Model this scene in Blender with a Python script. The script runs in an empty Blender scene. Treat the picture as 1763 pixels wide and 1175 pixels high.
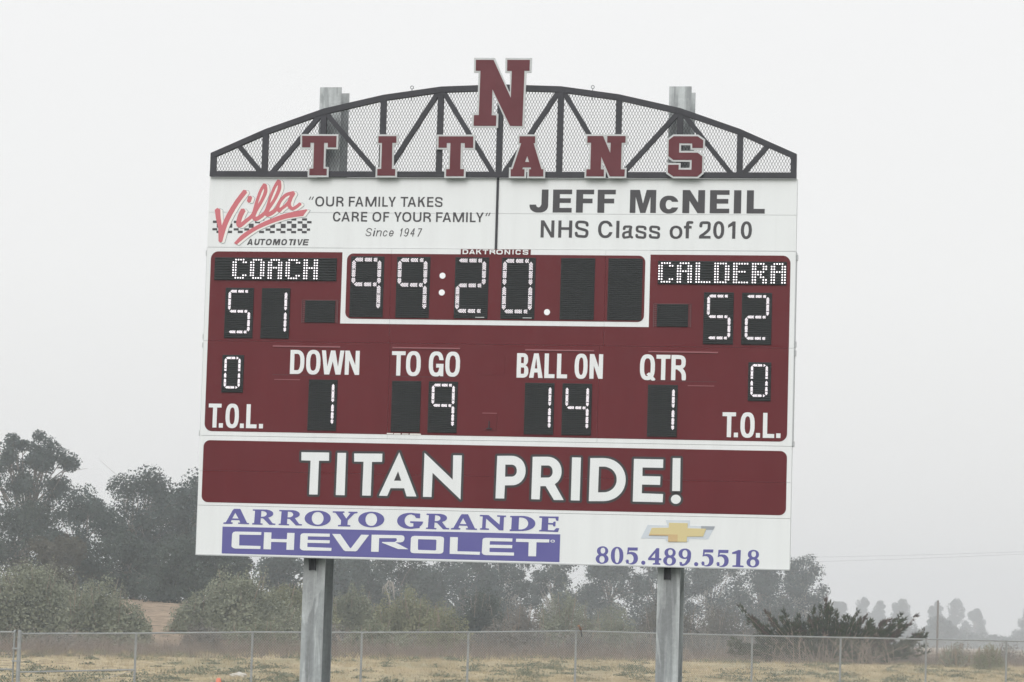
import bpy, bmesh, math, random
from math import radians, sin, cos, pi, atan2, hypot
from mathutils import Vector, Matrix
from mathutils.geometry import tessellate_polygon

# ------------------------------------------------------------------ camera
SC = bpy.context.scene
TOP = 7.94                      # height of the top edge of the sign panels
CAM = Vector((6.716, -36.69, 2.475))
YAW, PITCH, ROLL = -0.1748, 0.0904, 0.02873
FPX = 5074.4                    # focal length in pixels of the 1763 px wide photograph
fwd = Vector((sin(YAW) * cos(PITCH), cos(YAW) * cos(PITCH), sin(PITCH)))
rgt = Vector((cos(YAW), -sin(YAW), 0))
upv = rgt.cross(fwd)
cr, sr = cos(ROLL), sin(ROLL)
rgt, upv = cr * rgt + sr * upv, -sr * rgt + cr * upv
cam_data = bpy.data.cameras.new('camera')
cam = bpy.data.objects.new('camera', cam_data)
SC.collection.objects.link(cam)
SC.camera = cam
cam.matrix_world = Matrix(((rgt.x, upv.x, -fwd.x, CAM.x), (rgt.y, upv.y, -fwd.y, CAM.y), (rgt.z, upv.z, -fwd.z, CAM.z), (0, 0, 0, 1)))
cam_data.sensor_width = 36
cam_data.lens = FPX / 1763 * 36
cam_data.clip_start = 0.5
cam_data.clip_end = 6000

# ------------------------------------------------------------------ sky: smoke-grey overcast
SUN_EL, SUN_AZ = radians(36), radians(192)
world = bpy.data.worlds.new('World')
SC.world = world
world.use_nodes = True
nt = world.node_tree
nt.nodes.clear()
wo = nt.nodes.new('ShaderNodeOutputWorld')
bg = nt.nodes.new('ShaderNodeBackground')
bg.inputs['Strength'].default_value = 0.1
sky = nt.nodes.new('ShaderNodeTexSky')
sky.sky_type = 'NISHITA'
sky.sun_disc = False
sky.sun_elevation = SUN_EL
sky.sun_rotation = SUN_AZ
sky.dust_density = 6
tc = nt.nodes.new('ShaderNodeTexCoord')
sep = nt.nodes.new('ShaderNodeSeparateXYZ')
nt.links.new(tc.outputs['Generated'], sep.inputs[0])
ramp = nt.nodes.new('ShaderNodeValToRGB')
nt.links.new(sep.outputs['Z'], ramp.inputs[0])
e = ramp.color_ramp.elements
e[0].position = 0.0
e[0].color = (.80, .80, .795, 1)
e[1].position = 1.0
e[1].color = (1.30, 1.36, 1.44, 1)
for p, c in ((.05, (.875, .875, .87, 1)), (.11, (.935, .935, .93, 1)), (.20, (.958, .957, .955, 1)), (.36, (1.02, 1.04, 1.06, 1))):
    q = ramp.color_ramp.elements.new(p)
    q.color = c
gain = nt.nodes.new('ShaderNodeVectorMath')
gain.operation = 'SCALE'
gain.inputs['Scale'].default_value = 10.0
nt.links.new(ramp.outputs[0], gain.inputs[0])
mixs = nt.nodes.new('ShaderNodeMix')
mixs.data_type = 'RGBA'
mixs.inputs[0].default_value = 0.96
nt.links.new(sky.outputs[0], mixs.inputs[6])
nt.links.new(gain.outputs[0], mixs.inputs[7])
nt.links.new(mixs.outputs[2], bg.inputs[0])
nt.links.new(bg.outputs[0], wo.inputs[0])

sd = bpy.data.lights.new('sun', 'SUN')
sd.energy = 1.5
sd.angle = radians(40)
sd.color = (1.0, .985, .97)
sun = bpy.data.objects.new('sun', sd)
SC.collection.objects.link(sun)
sdir = Vector((sin(SUN_AZ) * cos(SUN_EL), cos(SUN_AZ) * cos(SUN_EL), sin(SUN_EL)))
sun.rotation_euler = sdir.to_track_quat('Z', 'Y').to_euler()
sun.location = (0, -20, 40)

SC.view_settings.view_transform = 'Standard'
SC.view_settings.look = 'None'
SC.view_settings.exposure = 0
SC.view_settings.gamma = 1
SC.view_settings.use_curve_mapping = False
SC.render.engine = 'CYCLES'
SC.cycles.use_denoising = True
SC.cycles.volume_bounces = 2
SC.cycles.max_bounces = 8
SC.cycles.transparent_max_bounces = 8

RND = random.Random(7)
C = SC.collection


# ------------------------------------------------------------------ materials
def mat(name, col, rough=.6, metal=0, noise=None, bump=None, col2=None, scale=5, stretch=None, emit=None, spec=.5, contrast=(.35, .65)):
    m = bpy.data.materials.new(name)
    m.use_nodes = True
    t = m.node_tree
    b = t.nodes['Principled BSDF']
    b.inputs['Base Color'].default_value = (*col, 1)
    b.inputs['Roughness'].default_value = rough
    b.inputs['Metallic'].default_value = metal
    b.inputs['Specular IOR Level'].default_value = spec
    if emit:
        b.inputs['Emission Color'].default_value = (*emit[0], 1)
        b.inputs['Emission Strength'].default_value = emit[1]
    if col2 or bump:
        co = t.nodes.new('ShaderNodeTexCoord')
        mp = t.nodes.new('ShaderNodeMapping')
        mp.inputs['Scale'].default_value = stretch or (1, 1, 1)
        t.links.new(co.outputs['Object'], mp.inputs[0])
        nz = t.nodes.new('ShaderNodeTexNoise')
        nz.inputs['Scale'].default_value = scale
        nz.inputs['Detail'].default_value = 6
        nz.inputs['Roughness'].default_value = .62
        t.links.new(mp.outputs[0], nz.inputs['Vector'])
        if col2:
            r = t.nodes.new('ShaderNodeValToRGB')
            r.color_ramp.elements[0].position, r.color_ramp.elements[1].position = contrast
            r.color_ramp.elements[0].color = (*col, 1)
            r.color_ramp.elements[1].color = (*col2, 1)
            t.links.new(nz.outputs['Fac'], r.inputs[0])
            t.links.new(r.outputs[0], b.inputs['Base Color'])
        if bump:
            bp = t.nodes.new('ShaderNodeBump')
            bp.inputs['Strength'].default_value = bump[0]
            bp.inputs['Distance'].default_value = bump[1]
            t.links.new(nz.outputs['Fac'], bp.inputs['Height'])
            t.links.new(bp.outputs[0], b.inputs['Normal'])
    return m


M = {}
M['white'] = mat('white_panel_paint', (.80, .81, .80), .45, col2=(.745, .75, .74), scale=1.3, stretch=(7, 1, .45), contrast=(.42, .85), bump=(.04, .004))
M['maroon'] = mat('maroon_paint', (.114, .0095, .0130), .42, spec=.25, col2=(.130, .013, .0175), scale=1.4, stretch=(3, 1, .5), contrast=(.3, .75), bump=(.08, .006))
M['letter_maroon'] = mat('letter_maroon', (.112, .019, .025), .48, spec=.3, col2=(.132, .027, .034), scale=4)
M['silver'] = mat('silver_rim', (.50, .51, .50), .45, col2=(.58, .59, .58), scale=6)
M['black'] = mat('faded_black_paint', (.040, .039, .044), .6, spec=.3, col2=(.052, .050, .057), scale=5)
M['vinyl_black'] = mat('black_vinyl', (.066, .062, .066), .55, spec=.3, col2=(.078, .074, .077), scale=3)
M['charcoal'] = mat('outline_vinyl', (.050, .048, .050), .6, spec=.3)
M['display'] = mat('display_black', (.027, .029, .029), .6, spec=.25, col2=(.034, .036, .036), scale=9)
M['fin'] = mat('display_fins', (.042, .044, .044), .6, spec=.3)
M['purple'] = mat('purple_blue_vinyl', (.115, .108, .315), .5, spec=.3, col2=(.128, .120, .330), scale=2)
M['pink'] = mat('pink_red_vinyl', (.60, .165, .185), .5, spec=.3)
M['cream'] = mat('cream_vinyl', (.86, .82, .77), .5)
M['teal'] = mat('grey_teal_vinyl', (.30, .36, .36), .5)
M['gold'] = mat('gold_vinyl', (.66, .55, .28), .4)
M['gold_dark'] = mat('gold_dark_vinyl', (.60, .43, .22), .4)
M['chrome_vinyl'] = mat('chrome_vinyl', (.60, .64, .68), .35)
M['chrome_dark'] = mat('chrome_dark_vinyl', (.33, .35, .38), .35)
M['led'] = mat('lit_led', (.9, .85, .88), .4, emit=((1, .90, .95), .74))
M['ledname'] = mat('lit_led_name', (.9, .85, .88), .4, emit=((1, .95, .98), 1.1))
M['galv'] = mat('galvanised_steel', (.30, .31, .31), .5, metal=.15, col2=(.50, .525, .52), scale=1.6, stretch=(4, 4, .35), contrast=(.38, .62), bump=(.05, .01))
t_ = M['galv'].node_tree
_b = t_.nodes['Principled BSDF']
_old = _b.inputs['Base Color'].links[0].from_socket
_co = t_.nodes.new('ShaderNodeTexCoord')
_mp = t_.nodes.new('ShaderNodeMapping')
_mp.inputs['Scale'].default_value = (5.5, 5.5, .55)
_nz = t_.nodes.new('ShaderNodeTexNoise')
_nz.inputs['Scale'].default_value = 1.1
_nz.inputs['Detail'].default_value = 4
_nz.inputs['Distortion'].default_value = 1.2
_rp = t_.nodes.new('ShaderNodeValToRGB')
_rp.color_ramp.elements[0].position, _rp.color_ramp.elements[1].position = .50, .53
_rp.color_ramp.elements[0].color = (1, 1, 1, 1)
_rp.color_ramp.elements[1].color = (.74, .745, .75, 1)
_vo = t_.nodes.new('ShaderNodeTexVoronoi')
_vo.inputs['Scale'].default_value = 28
_vr = t_.nodes.new('ShaderNodeMapRange')
_vr.inputs[3].default_value, _vr.inputs[4].default_value = .90, 1.08
_m1 = t_.nodes.new('ShaderNodeMix')
_m1.data_type, _m1.blend_type = 'RGBA', 'MULTIPLY'
_m1.inputs[0].default_value = 1
_m2 = t_.nodes.new('ShaderNodeVectorMath')
_m2.operation = 'SCALE'
t_.links.new(_co.outputs['Object'], _mp.inputs[0])
t_.links.new(_mp.outputs[0], _nz.inputs['Vector'])
t_.links.new(_nz.outputs['Fac'], _rp.inputs[0])
t_.links.new(_co.outputs['Object'], _vo.inputs['Vector'])
t_.links.new(_vo.outputs['Color'], _vr.inputs[0])
t_.links.new(_old, _m1.inputs[6])
t_.links.new(_rp.outputs[0], _m1.inputs[7])
t_.links.new(_m1.outputs[2], _m2.inputs[0])
t_.links.new(_vr.outputs[0], _m2.inputs['Scale'])
t_.links.new(_m2.outputs[0], _b.inputs['Base Color'])
M['galv_fence'] = mat('galvanised_fence', (.24, .255, .26), .5, metal=.2, col2=(.32, .335, .335), scale=4)
M['wire'] = mat('fence_wire', (.50, .50, .49), .55, metal=.1)
M['screen'] = mat('expanded_metal', (.10, .10, .105), .6)
M['side'] = mat('panel_edge_metal', (.52, .53, .53), .5, metal=.2)


# ------------------------------------------------------------------ object helpers
ORG = {}


def tagged(o, label=None, cat=None, group=None, kind=None):
    if label: o['label'] = label
    if cat: o['category'] = cat
    if group: o['group'] = group
    if kind: o['kind'] = kind
    return o


def empty(name, loc, label=None, cat=None, group=None):
    o = bpy.data.objects.new(name, None)
    o.empty_display_size = .3
    C.objects.link(o)
    o.location = loc
    ORG[o] = Vector(loc)
    return tagged(o, label, cat, group)


class MB:
    def __init__(self):
        self.v = []
        self.f = []

    def add(self, vs, fs):
        n = len(self.v)
        self.v += [tuple(p) for p in vs]
        self.f += [tuple(i + n for i in f) for f in fs]
        return self

    def box(self, x0, y0, z0, x1, y1, z1):
        return self.add([(x0, y0, z0), (x1, y0, z0), (x1, y1, z0), (x0, y1, z0), (x0, y0, z1), (x1, y0, z1), (x1, y1, z1), (x0, y1, z1)],
                        [(0, 3, 2, 1), (4, 5, 6, 7), (0, 1, 5, 4), (1, 2, 6, 5), (2, 3, 7, 6), (3, 0, 4, 7)])

    def tube(self, pts, rads, n=8, cap=True):
        pts = [Vector(p) for p in pts]
        if not isinstance(rads, (list, tuple)): rads = [rads] * len(pts)
        vs, fs = [], []
        ref = None
        for i, p in enumerate(pts):
            d = (pts[min(i + 1, len(pts) - 1)] - pts[max(i - 1, 0)]).normalized()
            if ref is None: ref = Vector((1, 0, 0)) if abs(d.x) < .8 else Vector((0, 1, 0))
            a = d.cross(ref).normalized()
            ref = a.cross(d)
            b = d.cross(a)
            for k in range(n):
                t = 2 * pi * k / n
                vs.append(p + (a * cos(t) + b * sin(t)) * rads[i])
        for i in range(len(pts) - 1):
            for k in range(n):
                k2 = (k + 1) % n
                fs.append((i * n + k, i * n + k2, (i + 1) * n + k2, (i + 1) * n + k))
        if cap:
            fs.append(tuple(range(n - 1, -1, -1)))
            fs.append(tuple((len(pts) - 1) * n + k for k in range(n)))
        return self.add(vs, fs)

    def bar(self, a, b, w, d, up=Vector((0, 1, 0))):
        """square bar from a to b, w wide in the sign's plane, d deep along up"""
        a, b = Vector(a), Vector(b)
        t = (b - a).normalized()
        s = t.cross(up).normalized() * w / 2
        u = up * d / 2
        return self.add([a - s - u, a + s - u, a + s + u, a - s + u, b - s - u, b + s - u, b + s + u, b - s + u],
                        [(0, 3, 2, 1), (4, 5, 6, 7), (0, 1, 5, 4), (1, 2, 6, 5), (2, 3, 7, 6), (3, 0, 4, 7)])

    def prism(self, loops, yf, yb):
        """loops: [outer, hole..] in sign coordinates (u right, v down); front at y=yf"""
        pts = [[Vector((u - 3.81, TOP - v, 0)) for u, v in l] for l in loops]
        tri = tessellate_polygon(pts)
        flat = [p for l in pts for p in l]
        n = len(flat)
        vs = [(p.x, yf, p.y) for p in flat] + [(p.x, yb, p.y) for p in flat]
        fs = []
        for t in tri:
            a, b, c = (flat[i] for i in t)
            cr_ = (b.x - a.x) * (c.y - a.y) - (c.x - a.x) * (b.y - a.y)
            t = tuple(t) if cr_ > 0 else (t[0], t[2], t[1])
            fs.append(t)
        o = 0
        for l in pts:
            m = len(l)
            for i in range(m):
                j = (i + 1) % m
                fs.append((o + i, o + i + n, o + j + n, o + j))
            o += m
        return self.add(vs, fs)

    def build(self, name, m, parent=None, label=None, kind=None, smooth=False, fix=False, **kw):
        me = bpy.data.meshes.new(name)
        off = ORG.get(parent, Vector((0, 0, 0)))
        me.from_pydata([(x - off.x, y - off.y, z - off.z) for x, y, z in self.v] if parent else self.v, [], self.f)
        if fix:
            bm = bmesh.new()
            bm.from_mesh(me)
            bmesh.ops.recalc_face_normals(bm, faces=bm.faces)
            bm.to_mesh(me)
            bm.free()
        for mm in (m if isinstance(m, (list, tuple)) else [m]): me.materials.append(mm)
        if smooth: me.shade_smooth()
        me.update()
        o = bpy.data.objects.new(name, me)
        C.objects.link(o)
        if parent:
            o.parent = parent
            ORG[o] = off
        tagged(o, label, kind=kind, **kw)
        return o


def rrect(u0, v0, u1, v1, rs, n=8):
    """rounded rectangle, rs = radii (top left, top right, bottom right, bottom left)"""
    out = []
    for (cx, cy, r, a) in ((u0 + rs[0], v0 + rs[0], rs[0], 180), (u1 - rs[1], v0 + rs[1], rs[1], 270), (u1 - rs[2], v1 - rs[2], rs[2], 0), (u0 + rs[3], v1 - rs[3], rs[3], 90)):
        if r < 1e-6: out.append((cx, cy)); continue
        for k in range(n + 1):
            t = radians(a + 90 * k / n)
            out.append((cx + r * cos(t), cy + r * sin(t)))
    return out


def clip(poly, u0, v0, u1, v1):
    def cut(P, f, ip):
        o = []
        for i in range(len(P)):
            a, b = P[i - 1], P[i]
            fa, fb = f(a), f(b)
            if fa != fb: o.append(ip(a, b))
            if fb: o.append(b)
        return o
    ix = lambda x: (lambda a, b: (x, a[1] + (b[1] - a[1]) * (x - a[0]) / (b[0] - a[0])))
    iy = lambda y: (lambda a, b: (a[0] + (b[0] - a[0]) * (y - a[1]) / (b[1] - a[1]), y))
    for f, ip in ((lambda p: p[0] >= u0, ix(u0)), (lambda p: p[0] <= u1, ix(u1)), (lambda p: p[1] >= v0, iy(v0)), (lambda p: p[1] <= v1, iy(v1))):
        poly = cut(poly, f, ip)
        if len(poly) < 3: return []
    return poly

SHAPES = {
    'slogan_a': '!1448,253,-16,12,-8,14,-4,10,-2,12,0,24,6,22,8,12,8,7,16,9,10,2,22,0,20,-6,8,-6,10,-11,8,-19,2,-10,0,-24,-6,-22,-4,-9,-11,-11,-17,-10,-10,-2,-22,0;1470,358,-16,-7,-9,-10,-5,-18,0,-20,5,-18,9,-12,14,-6,16,-1,13,5,11,12,6,20,0,20,-5,18,-8,10,-15,7;!1561,248,0,90,2,9,5,11,13,12,20,6,28,0,12,-3,11,-7,9,-10,6,-16,0,-92,-20,0,-1,2,0,78,-4,14,-11,11,-8,3,-10,1,-10,-2,-8,-3,-6,-6,-5,-10,-2,-14,0,-72,-1,-2;!1697,248,0,126,2,2,16,0,4,-2,0,-52,16,-1,21,11,13,12,3,8,0,18,3,6,16,-1,2,-5,1,-12,-2,-16,-8,-12,-15,-14,14,-10,6,-12,1,-18,-5,-10,-12,-11,-16,-6;1719,302,0,-35,36,1,8,3,4,5,1,14,-7,9,-10,3;!1864,376,18,0,2,-2,0,-54,52,0,1,-2,-1,-17,-52,0,0,-33,58,-1,1,-3,-1,-16,-80,0,0,126;!2013,248,-22,0,-2,2,-41,124,1,2,20,0,10,-29,2,-1,42,0,10,29,22,1;2001,273,17,53,-1,1,-32,-1;!2082,248,0,126,2,2,16,0,3,-2,0,-76,1,-4,39,80,1,2,18,0,4,-2,38,-80,2,4,0,76,2,2,16,0,2,-2,0,-124,-2,-2,-26,0,-2,2,-42,100,-42,-100,-2,-2;!2255,376,16,0,3,-2,-1,-126,-20,0,0,126;!2303,248,0,126,2,2,72,-1,0,-17,-53,-2,0,-106,-1,-2;!2440,376,3,-2,0,-48,37,-78,-22,0,-2,1,-24,57,-26,-58,-24,0,39,78,0,48,1,2;!2601,376,1,-2,0,-106,39,-1,0,-19,-98,0,0,18,38,2,0,106,2,2;!2703,248,-22,0,-2,2,-43,124,1,2,20,0,10,-28,2,-2,46,1,10,29,22,-1;2691,272,18,54,-2,1,-33,-1;!2864,376,1,-2,-35,-86,34,-40,-26,1,-44,50,0,-49,-2,-2,-20,0,0,126,2,2,16,0,4,-2,0,-46,16,-18,30,66;!2973,376,0,-19,-61,-1,1,-37,54,0,2,-3,-1,-16,-55,0,-1,-32,61,-1,0,-19,-82,0,0,126,2,2;!3079,372,7,-8,5,-14,1,-16,-5,-13,-6,-6,-8,-5,-52,-15,-5,-5,-2,-10,3,-9,4,-3,14,-1,20,2,14,4,5,15,5,4,6,0,5,-4,2,-4,-4,-20,-11,-9,-20,-5,-30,-2,-18,4,-8,8,-6,16,0,14,5,12,7,7,8,5,52,15,5,5,0,10,-3,10,-4,3,-42,-2,-7,-3,-3,-14,-3,-4,-9,-2,-4,2,-4,6,5,20,7,9,18,5,38,3;!1330,290,13,0,19,-38,-1,-2,-12,0;!1367,290,12,0,19,-38,-1,-2,-12,0',
    'slogan_b': '!1728,569,8,-3,12,-11,8,-14,4,-11,-2,-2,-20,0,-6,14,-12,9,-12,2,-12,-4,-9,-9,-6,-16,-1,-24,3,-16,5,-10,6,-7,6,-3,10,-1,10,1,8,5,6,9,4,10,21,0,0,-4,-10,-22,-13,-12,-16,-6,-12,0,-16,2,-16,10,-8,10,-5,10,-4,20,0,24,2,12,10,22,13,12,16,5,20,0;!1839,445,-22,0,-2,2,-43,120,1,3,21,-1,9,-26,2,-1,46,0,10,28,22,-1;1827,469,18,52,-2,2,-30,0,-3,-2;!1908,445,0,124,20,1,2,-1,0,-52,2,-1,16,1,20,12,12,14,1,22,1,4,2,1,16,-1,2,-4,0,-12,-2,-16,-7,-12,-14,-12,1,-2,12,-9,6,-11,1,-14,-5,-15,-12,-10,-16,-6;1930,497,0,-33,34,0,8,4,4,5,1,14,-7,8,-8,2;!2110,570,0,-19,-58,0,0,-36,52,0,2,-2,0,-16,-2,-1,-52,0,-1,-31,59,-1,0,-19,-80,0,0,124;!2267,449,-18,-5,-22,0,-10,2,-18,10,-9,10,-5,9,-5,21,0,24,2,12,3,10,8,12,16,12,18,5,22,0,10,-2,18,-9,9,-10,5,-10,5,-20,0,-24,-2,-12,-3,-9,-9,-13;2225,551,-14,-9,-7,-12,-4,-22,3,-18,6,-14,10,-9,12,-4,20,1,14,10,7,12,3,22,-2,18,-6,14,-10,8,-12,4;!2325,570,19,-1,1,-53,48,-1,0,-18,-48,0,-1,-32,55,-1,1,-3,-1,-16,-76,0,0,124;!2522,570,1,-3,0,-44,37,-76,0,-2,-22,0,-2,2,-22,53,-2,1,-24,-56,-24,0,38,78,0,46;!2662,450,-20,-6,-22,0,-10,2,-18,10,-9,10,-5,9,-6,21,0,24,3,12,3,10,8,12,16,12,18,5,22,0,10,-2,18,-9,6,-6,8,-12,6,-22,0,-24,-2,-10,-8,-20,-10,-11;2644,551,-20,1,-12,-4,-10,-8,-7,-14,-2,-18,4,-22,7,-12,14,-10,20,-1,12,4,10,8,7,15,2,18,-3,22,-10,15;!2714,445,0,88,4,14,6,9,16,11,22,4,26,-1,12,-5,8,-5,10,-12,4,-13,0,-90,-20,0,-1,2,0,76,-4,14,-5,6,-8,5,-18,3,-10,-1,-8,-4,-7,-7,-4,-10,-1,-82,-2,-2;!2848,445,0,124,20,1,2,-1,0,-52,18,-1,20,11,14,12,4,6,0,20,2,5,16,0,3,-5,0,-12,-2,-16,-8,-12,-14,-12,0,-2,13,-9,7,-11,1,-14,-6,-15,-12,-10,-16,-6;2870,497,0,-33,38,1,8,3,5,5,1,12,-3,6,-5,4,-10,2;!3016,570,20,-1,0,-53,56,-1,0,-18,-56,0,0,-32,62,-1,0,-19,-84,0,0,124;!3167,445,-24,1,-43,121,1,3,22,-1,8,-26,2,-1,46,0,10,28,22,-1;3155,468,18,53,-2,2,-30,0,-3,-2;!3378,445,-28,0,-2,2,-40,96,-2,-1,-40,-95,-2,-2,-28,0,0,124,18,1,2,-1,0,-74,2,-4,37,78,3,1,20,0,38,-79,1,4,0,74,21,1;!3407,570,20,-1,0,-124,-22,0,0,124;!3456,445,0,124,74,1,0,-19,-52,0,-1,-104,-1,-2;!3593,570,1,-1,0,-46,39,-78,-24,1,-26,55,-26,-56,-24,0,40,78,0,46;!3657,490,12,-1,17,-40,-1,-2,-12,1,-17,41;!3691,490,12,-1,18,-42,-12,0,-2,2,-17,40',
    'since': '!2104,752,15,6,20,2,15,-5,10,-9,5,-9,2,-7,-1,-8,-4,-8,-8,-6,-34,-12,-6,-5,-1,-6,3,-8,7,-8,9,-4,10,-1,9,2,11,5,2,3,3,12,5,1,4,-4,-2,-9,-3,-7,-4,-5,-16,-7,-16,-1,-17,6,-9,10,-5,9,-1,6,1,7,4,7,9,7,36,13,3,5,1,6,-4,9,-8,7,-9,3,-10,0,-11,-2,-9,-4,-2,-3,-2,-12,-3,-2,-3,1,-3,4,1,9,2,6;!2553,760,10,-1,19,-105,-9,0,-15,21,-3,18,10,-12,2,1,-15,75;!2652,655,-14,-1,-12,5,-8,8,-7,14,-2,19,2,9,4,6,5,4,6,2,11,0,10,-4,1,1,-9,21,-8,9,-11,1,-13,-9,-3,0,-3,2,-1,3,1,3,16,11,12,0,13,-6,8,-12,9,-21,5,-24,2,-21,-4,-12,-6,-6;2647,665,5,4,3,7,-1,12,-3,11,-5,7,-6,4,-8,1,-6,-1,-5,-5,-1,-6,0,-11,3,-10,5,-7,6,-5,7,-2;!2741,654,-11,0,-44,66,-1,13,6,-3,25,0,-5,29,1,1,9,-1,6,-29,9,-1,1,-9,-8,-2;2726,674,-8,45,-18,0;!2779,760,11,-1,45,-95,1,-10,-49,0,-2,10,35,0,1,2,-43,93;!2211,667,16,1,2,-12,-17,1;!2223,685,-15,0,-1,1,-14,71,1,2,16,-1,14,-72;!2234,760,9,-1,8,-43,17,-19,9,-4,14,1,6,3,0,6,-11,55,2,2,7,0,2,-2,11,-55,0,-8,-3,-6,-10,-4,-19,-2,-11,3,-9,8,1,-11,-10,0,-14,75;!2373,685,-11,-3,-10,2,-12,8,-8,11,-6,18,-1,18,4,12,9,8,9,2,14,-4,9,-7,7,-11,3,-4,-1,-1,-9,0,-11,13,-6,3,-6,0,-4,-2,-4,-3,-4,-10,1,-14,5,-13,5,-8,7,-6,6,-1,6,1,6,5,3,10,11,-1,-4,-15;!2452,684,-14,-1,-10,3,-9,8,-8,14,-5,19,0,14,5,12,7,6,10,2,13,-4,9,-7,8,-11,-11,-1,-10,10,-11,2,-6,-5,-4,-10,1,-5,41,0,1,-4,3,0,3,-17,-2,-12,-4,-7;2418,718,6,-15,8,-8,11,-2,4,2,4,4,3,9,-1,10',
    'dealer_word': '!529,883,19,1,8,-14,25,0,3,14,19,-1,-14,-79,-20,0;577,820,3,33,-17,0;!702,804,-18,0,-9,51,-6,9,-9,3,-9,-2,-4,-9,8,-51,-1,-1,-16,0,-11,57,1,9,5,8,11,6,16,1,14,-3,12,-8,7,-13;!720,884,17,-1,10,-61,2,-2,22,0,3,-16,-66,0,-3,15,2,1,22,0,-10,63;!789,878,15,6,17,1,13,-4,14,-11,8,-16,4,-20,-2,-12,-7,-12,-15,-7,-18,0,-12,4,-14,10,-8,17,-4,18,2,14;806,866,-5,-6,-2,-8,2,-13,5,-11,4,-5,8,-3,10,0,6,2,6,6,1,8,-2,13,-5,10,-5,5,-7,4,-10,0;!976,804,-33,0,-21,46,-4,-46,-33,0,-13,79,19,0,9,-51,8,51,17,1,26,-52,-8,51,20,0;!995,879,14,5,16,0,12,-3,13,-11,9,-16,3,-20,-1,-12,-7,-12,-14,-7,-16,0,-14,4,-12,10,-7,13,-5,22,2,17;1013,867,-5,-4,-3,-8,1,-12,4,-12,4,-6,7,-5,7,-1,8,2,5,4,2,9,-1,14,-4,9,-5,7,-6,3;!1099,884,18,-1,11,-63,19,0,3,-16,-58,0,-3,15,1,1,18,0,1,2;!1146,884,23,-1,13,-79,-24,0,-13,78;!1274,804,-20,0,-27,67,-4,-67,-20,0,12,80,21,-1;!1270,883,70,0,2,-15,-50,-1,-1,-2,4,-15,45,0,1,-1,2,-15,-46,0,3,-14,49,0,3,-16,-69,0',
    'name': '!4463,146,-86,0,-1,192,-3,3,-8,19,-8,10,-14,5,-8,0,-10,-3,-12,-12,-8,-20,-2,0,-80,0,1,24,7,24,8,14,18,17,26,14,30,8,20,1,40,-1,18,-4,26,-10,14,-9,16,-16,8,-14,8,-26;!4523,438,2,2,242,-1,0,-58,-154,0,-2,-1,0,-62,2,-2,140,0,1,-58,-141,-1,-2,-1,0,-50,2,-2,154,0,0,-58,-244,0;!4824,440,84,0,2,-2,0,-118,122,-1,0,-58,-122,-1,0,-54,2,-2,138,0,0,-58,-228,0,0,292;!5099,440,84,0,2,-2,0,-118,122,-1,2,-1,0,-56,-2,-2,-122,0,0,-54,2,-2,140,0,0,-58,-230,0,0,292;!5511,146,0,292,2,2,66,0,4,-2,0,-203,62,205,66,-1,60,-200,2,7,0,193,70,1,1,-2,0,-290,-1,-2,-122,0,-42,171,-2,2,-42,-171,-2,-2;!6464,440,0,-294,-86,0,-2,158,-104,-158,-92,0,0,292,2,2,84,0,2,-2,0,-156,104,157;!6527,438,2,2,244,-1,0,-58,-156,0,-2,-1,0,-62,2,-2,141,0,1,-56,-2,-3,-140,0,-2,-1,0,-50,2,-2,156,0,0,-58,-246,0;!6920,440,2,-2,0,-290,-2,-2,-90,0,0,292,2,2;!6992,146,0,292,2,2,226,0,0,-59,-138,0,-2,-1,0,-232,-1,-2;!6119,276,-10,-15,-12,-13,-12,-10,-16,-9,-18,-6,-20,-4,-42,0,-20,4,-18,6,-16,9,-14,12,-11,12,-8,14,-7,16,-4,20,-2,20,2,20,4,20,6,16,10,15,12,13,12,10,16,9,18,6,20,4,42,0,20,-4,18,-6,16,-9,13,-10,11,-13,10,-15,7,-20,-79,0,-11,14,-11,7,-16,3,-14,-3,-6,-3,-10,-10,-8,-16,-4,-28,4,-28,4,-10,8,-11,6,-5,12,-5,10,-1,14,3,11,7,11,14,78,0,0,-4',
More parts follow.
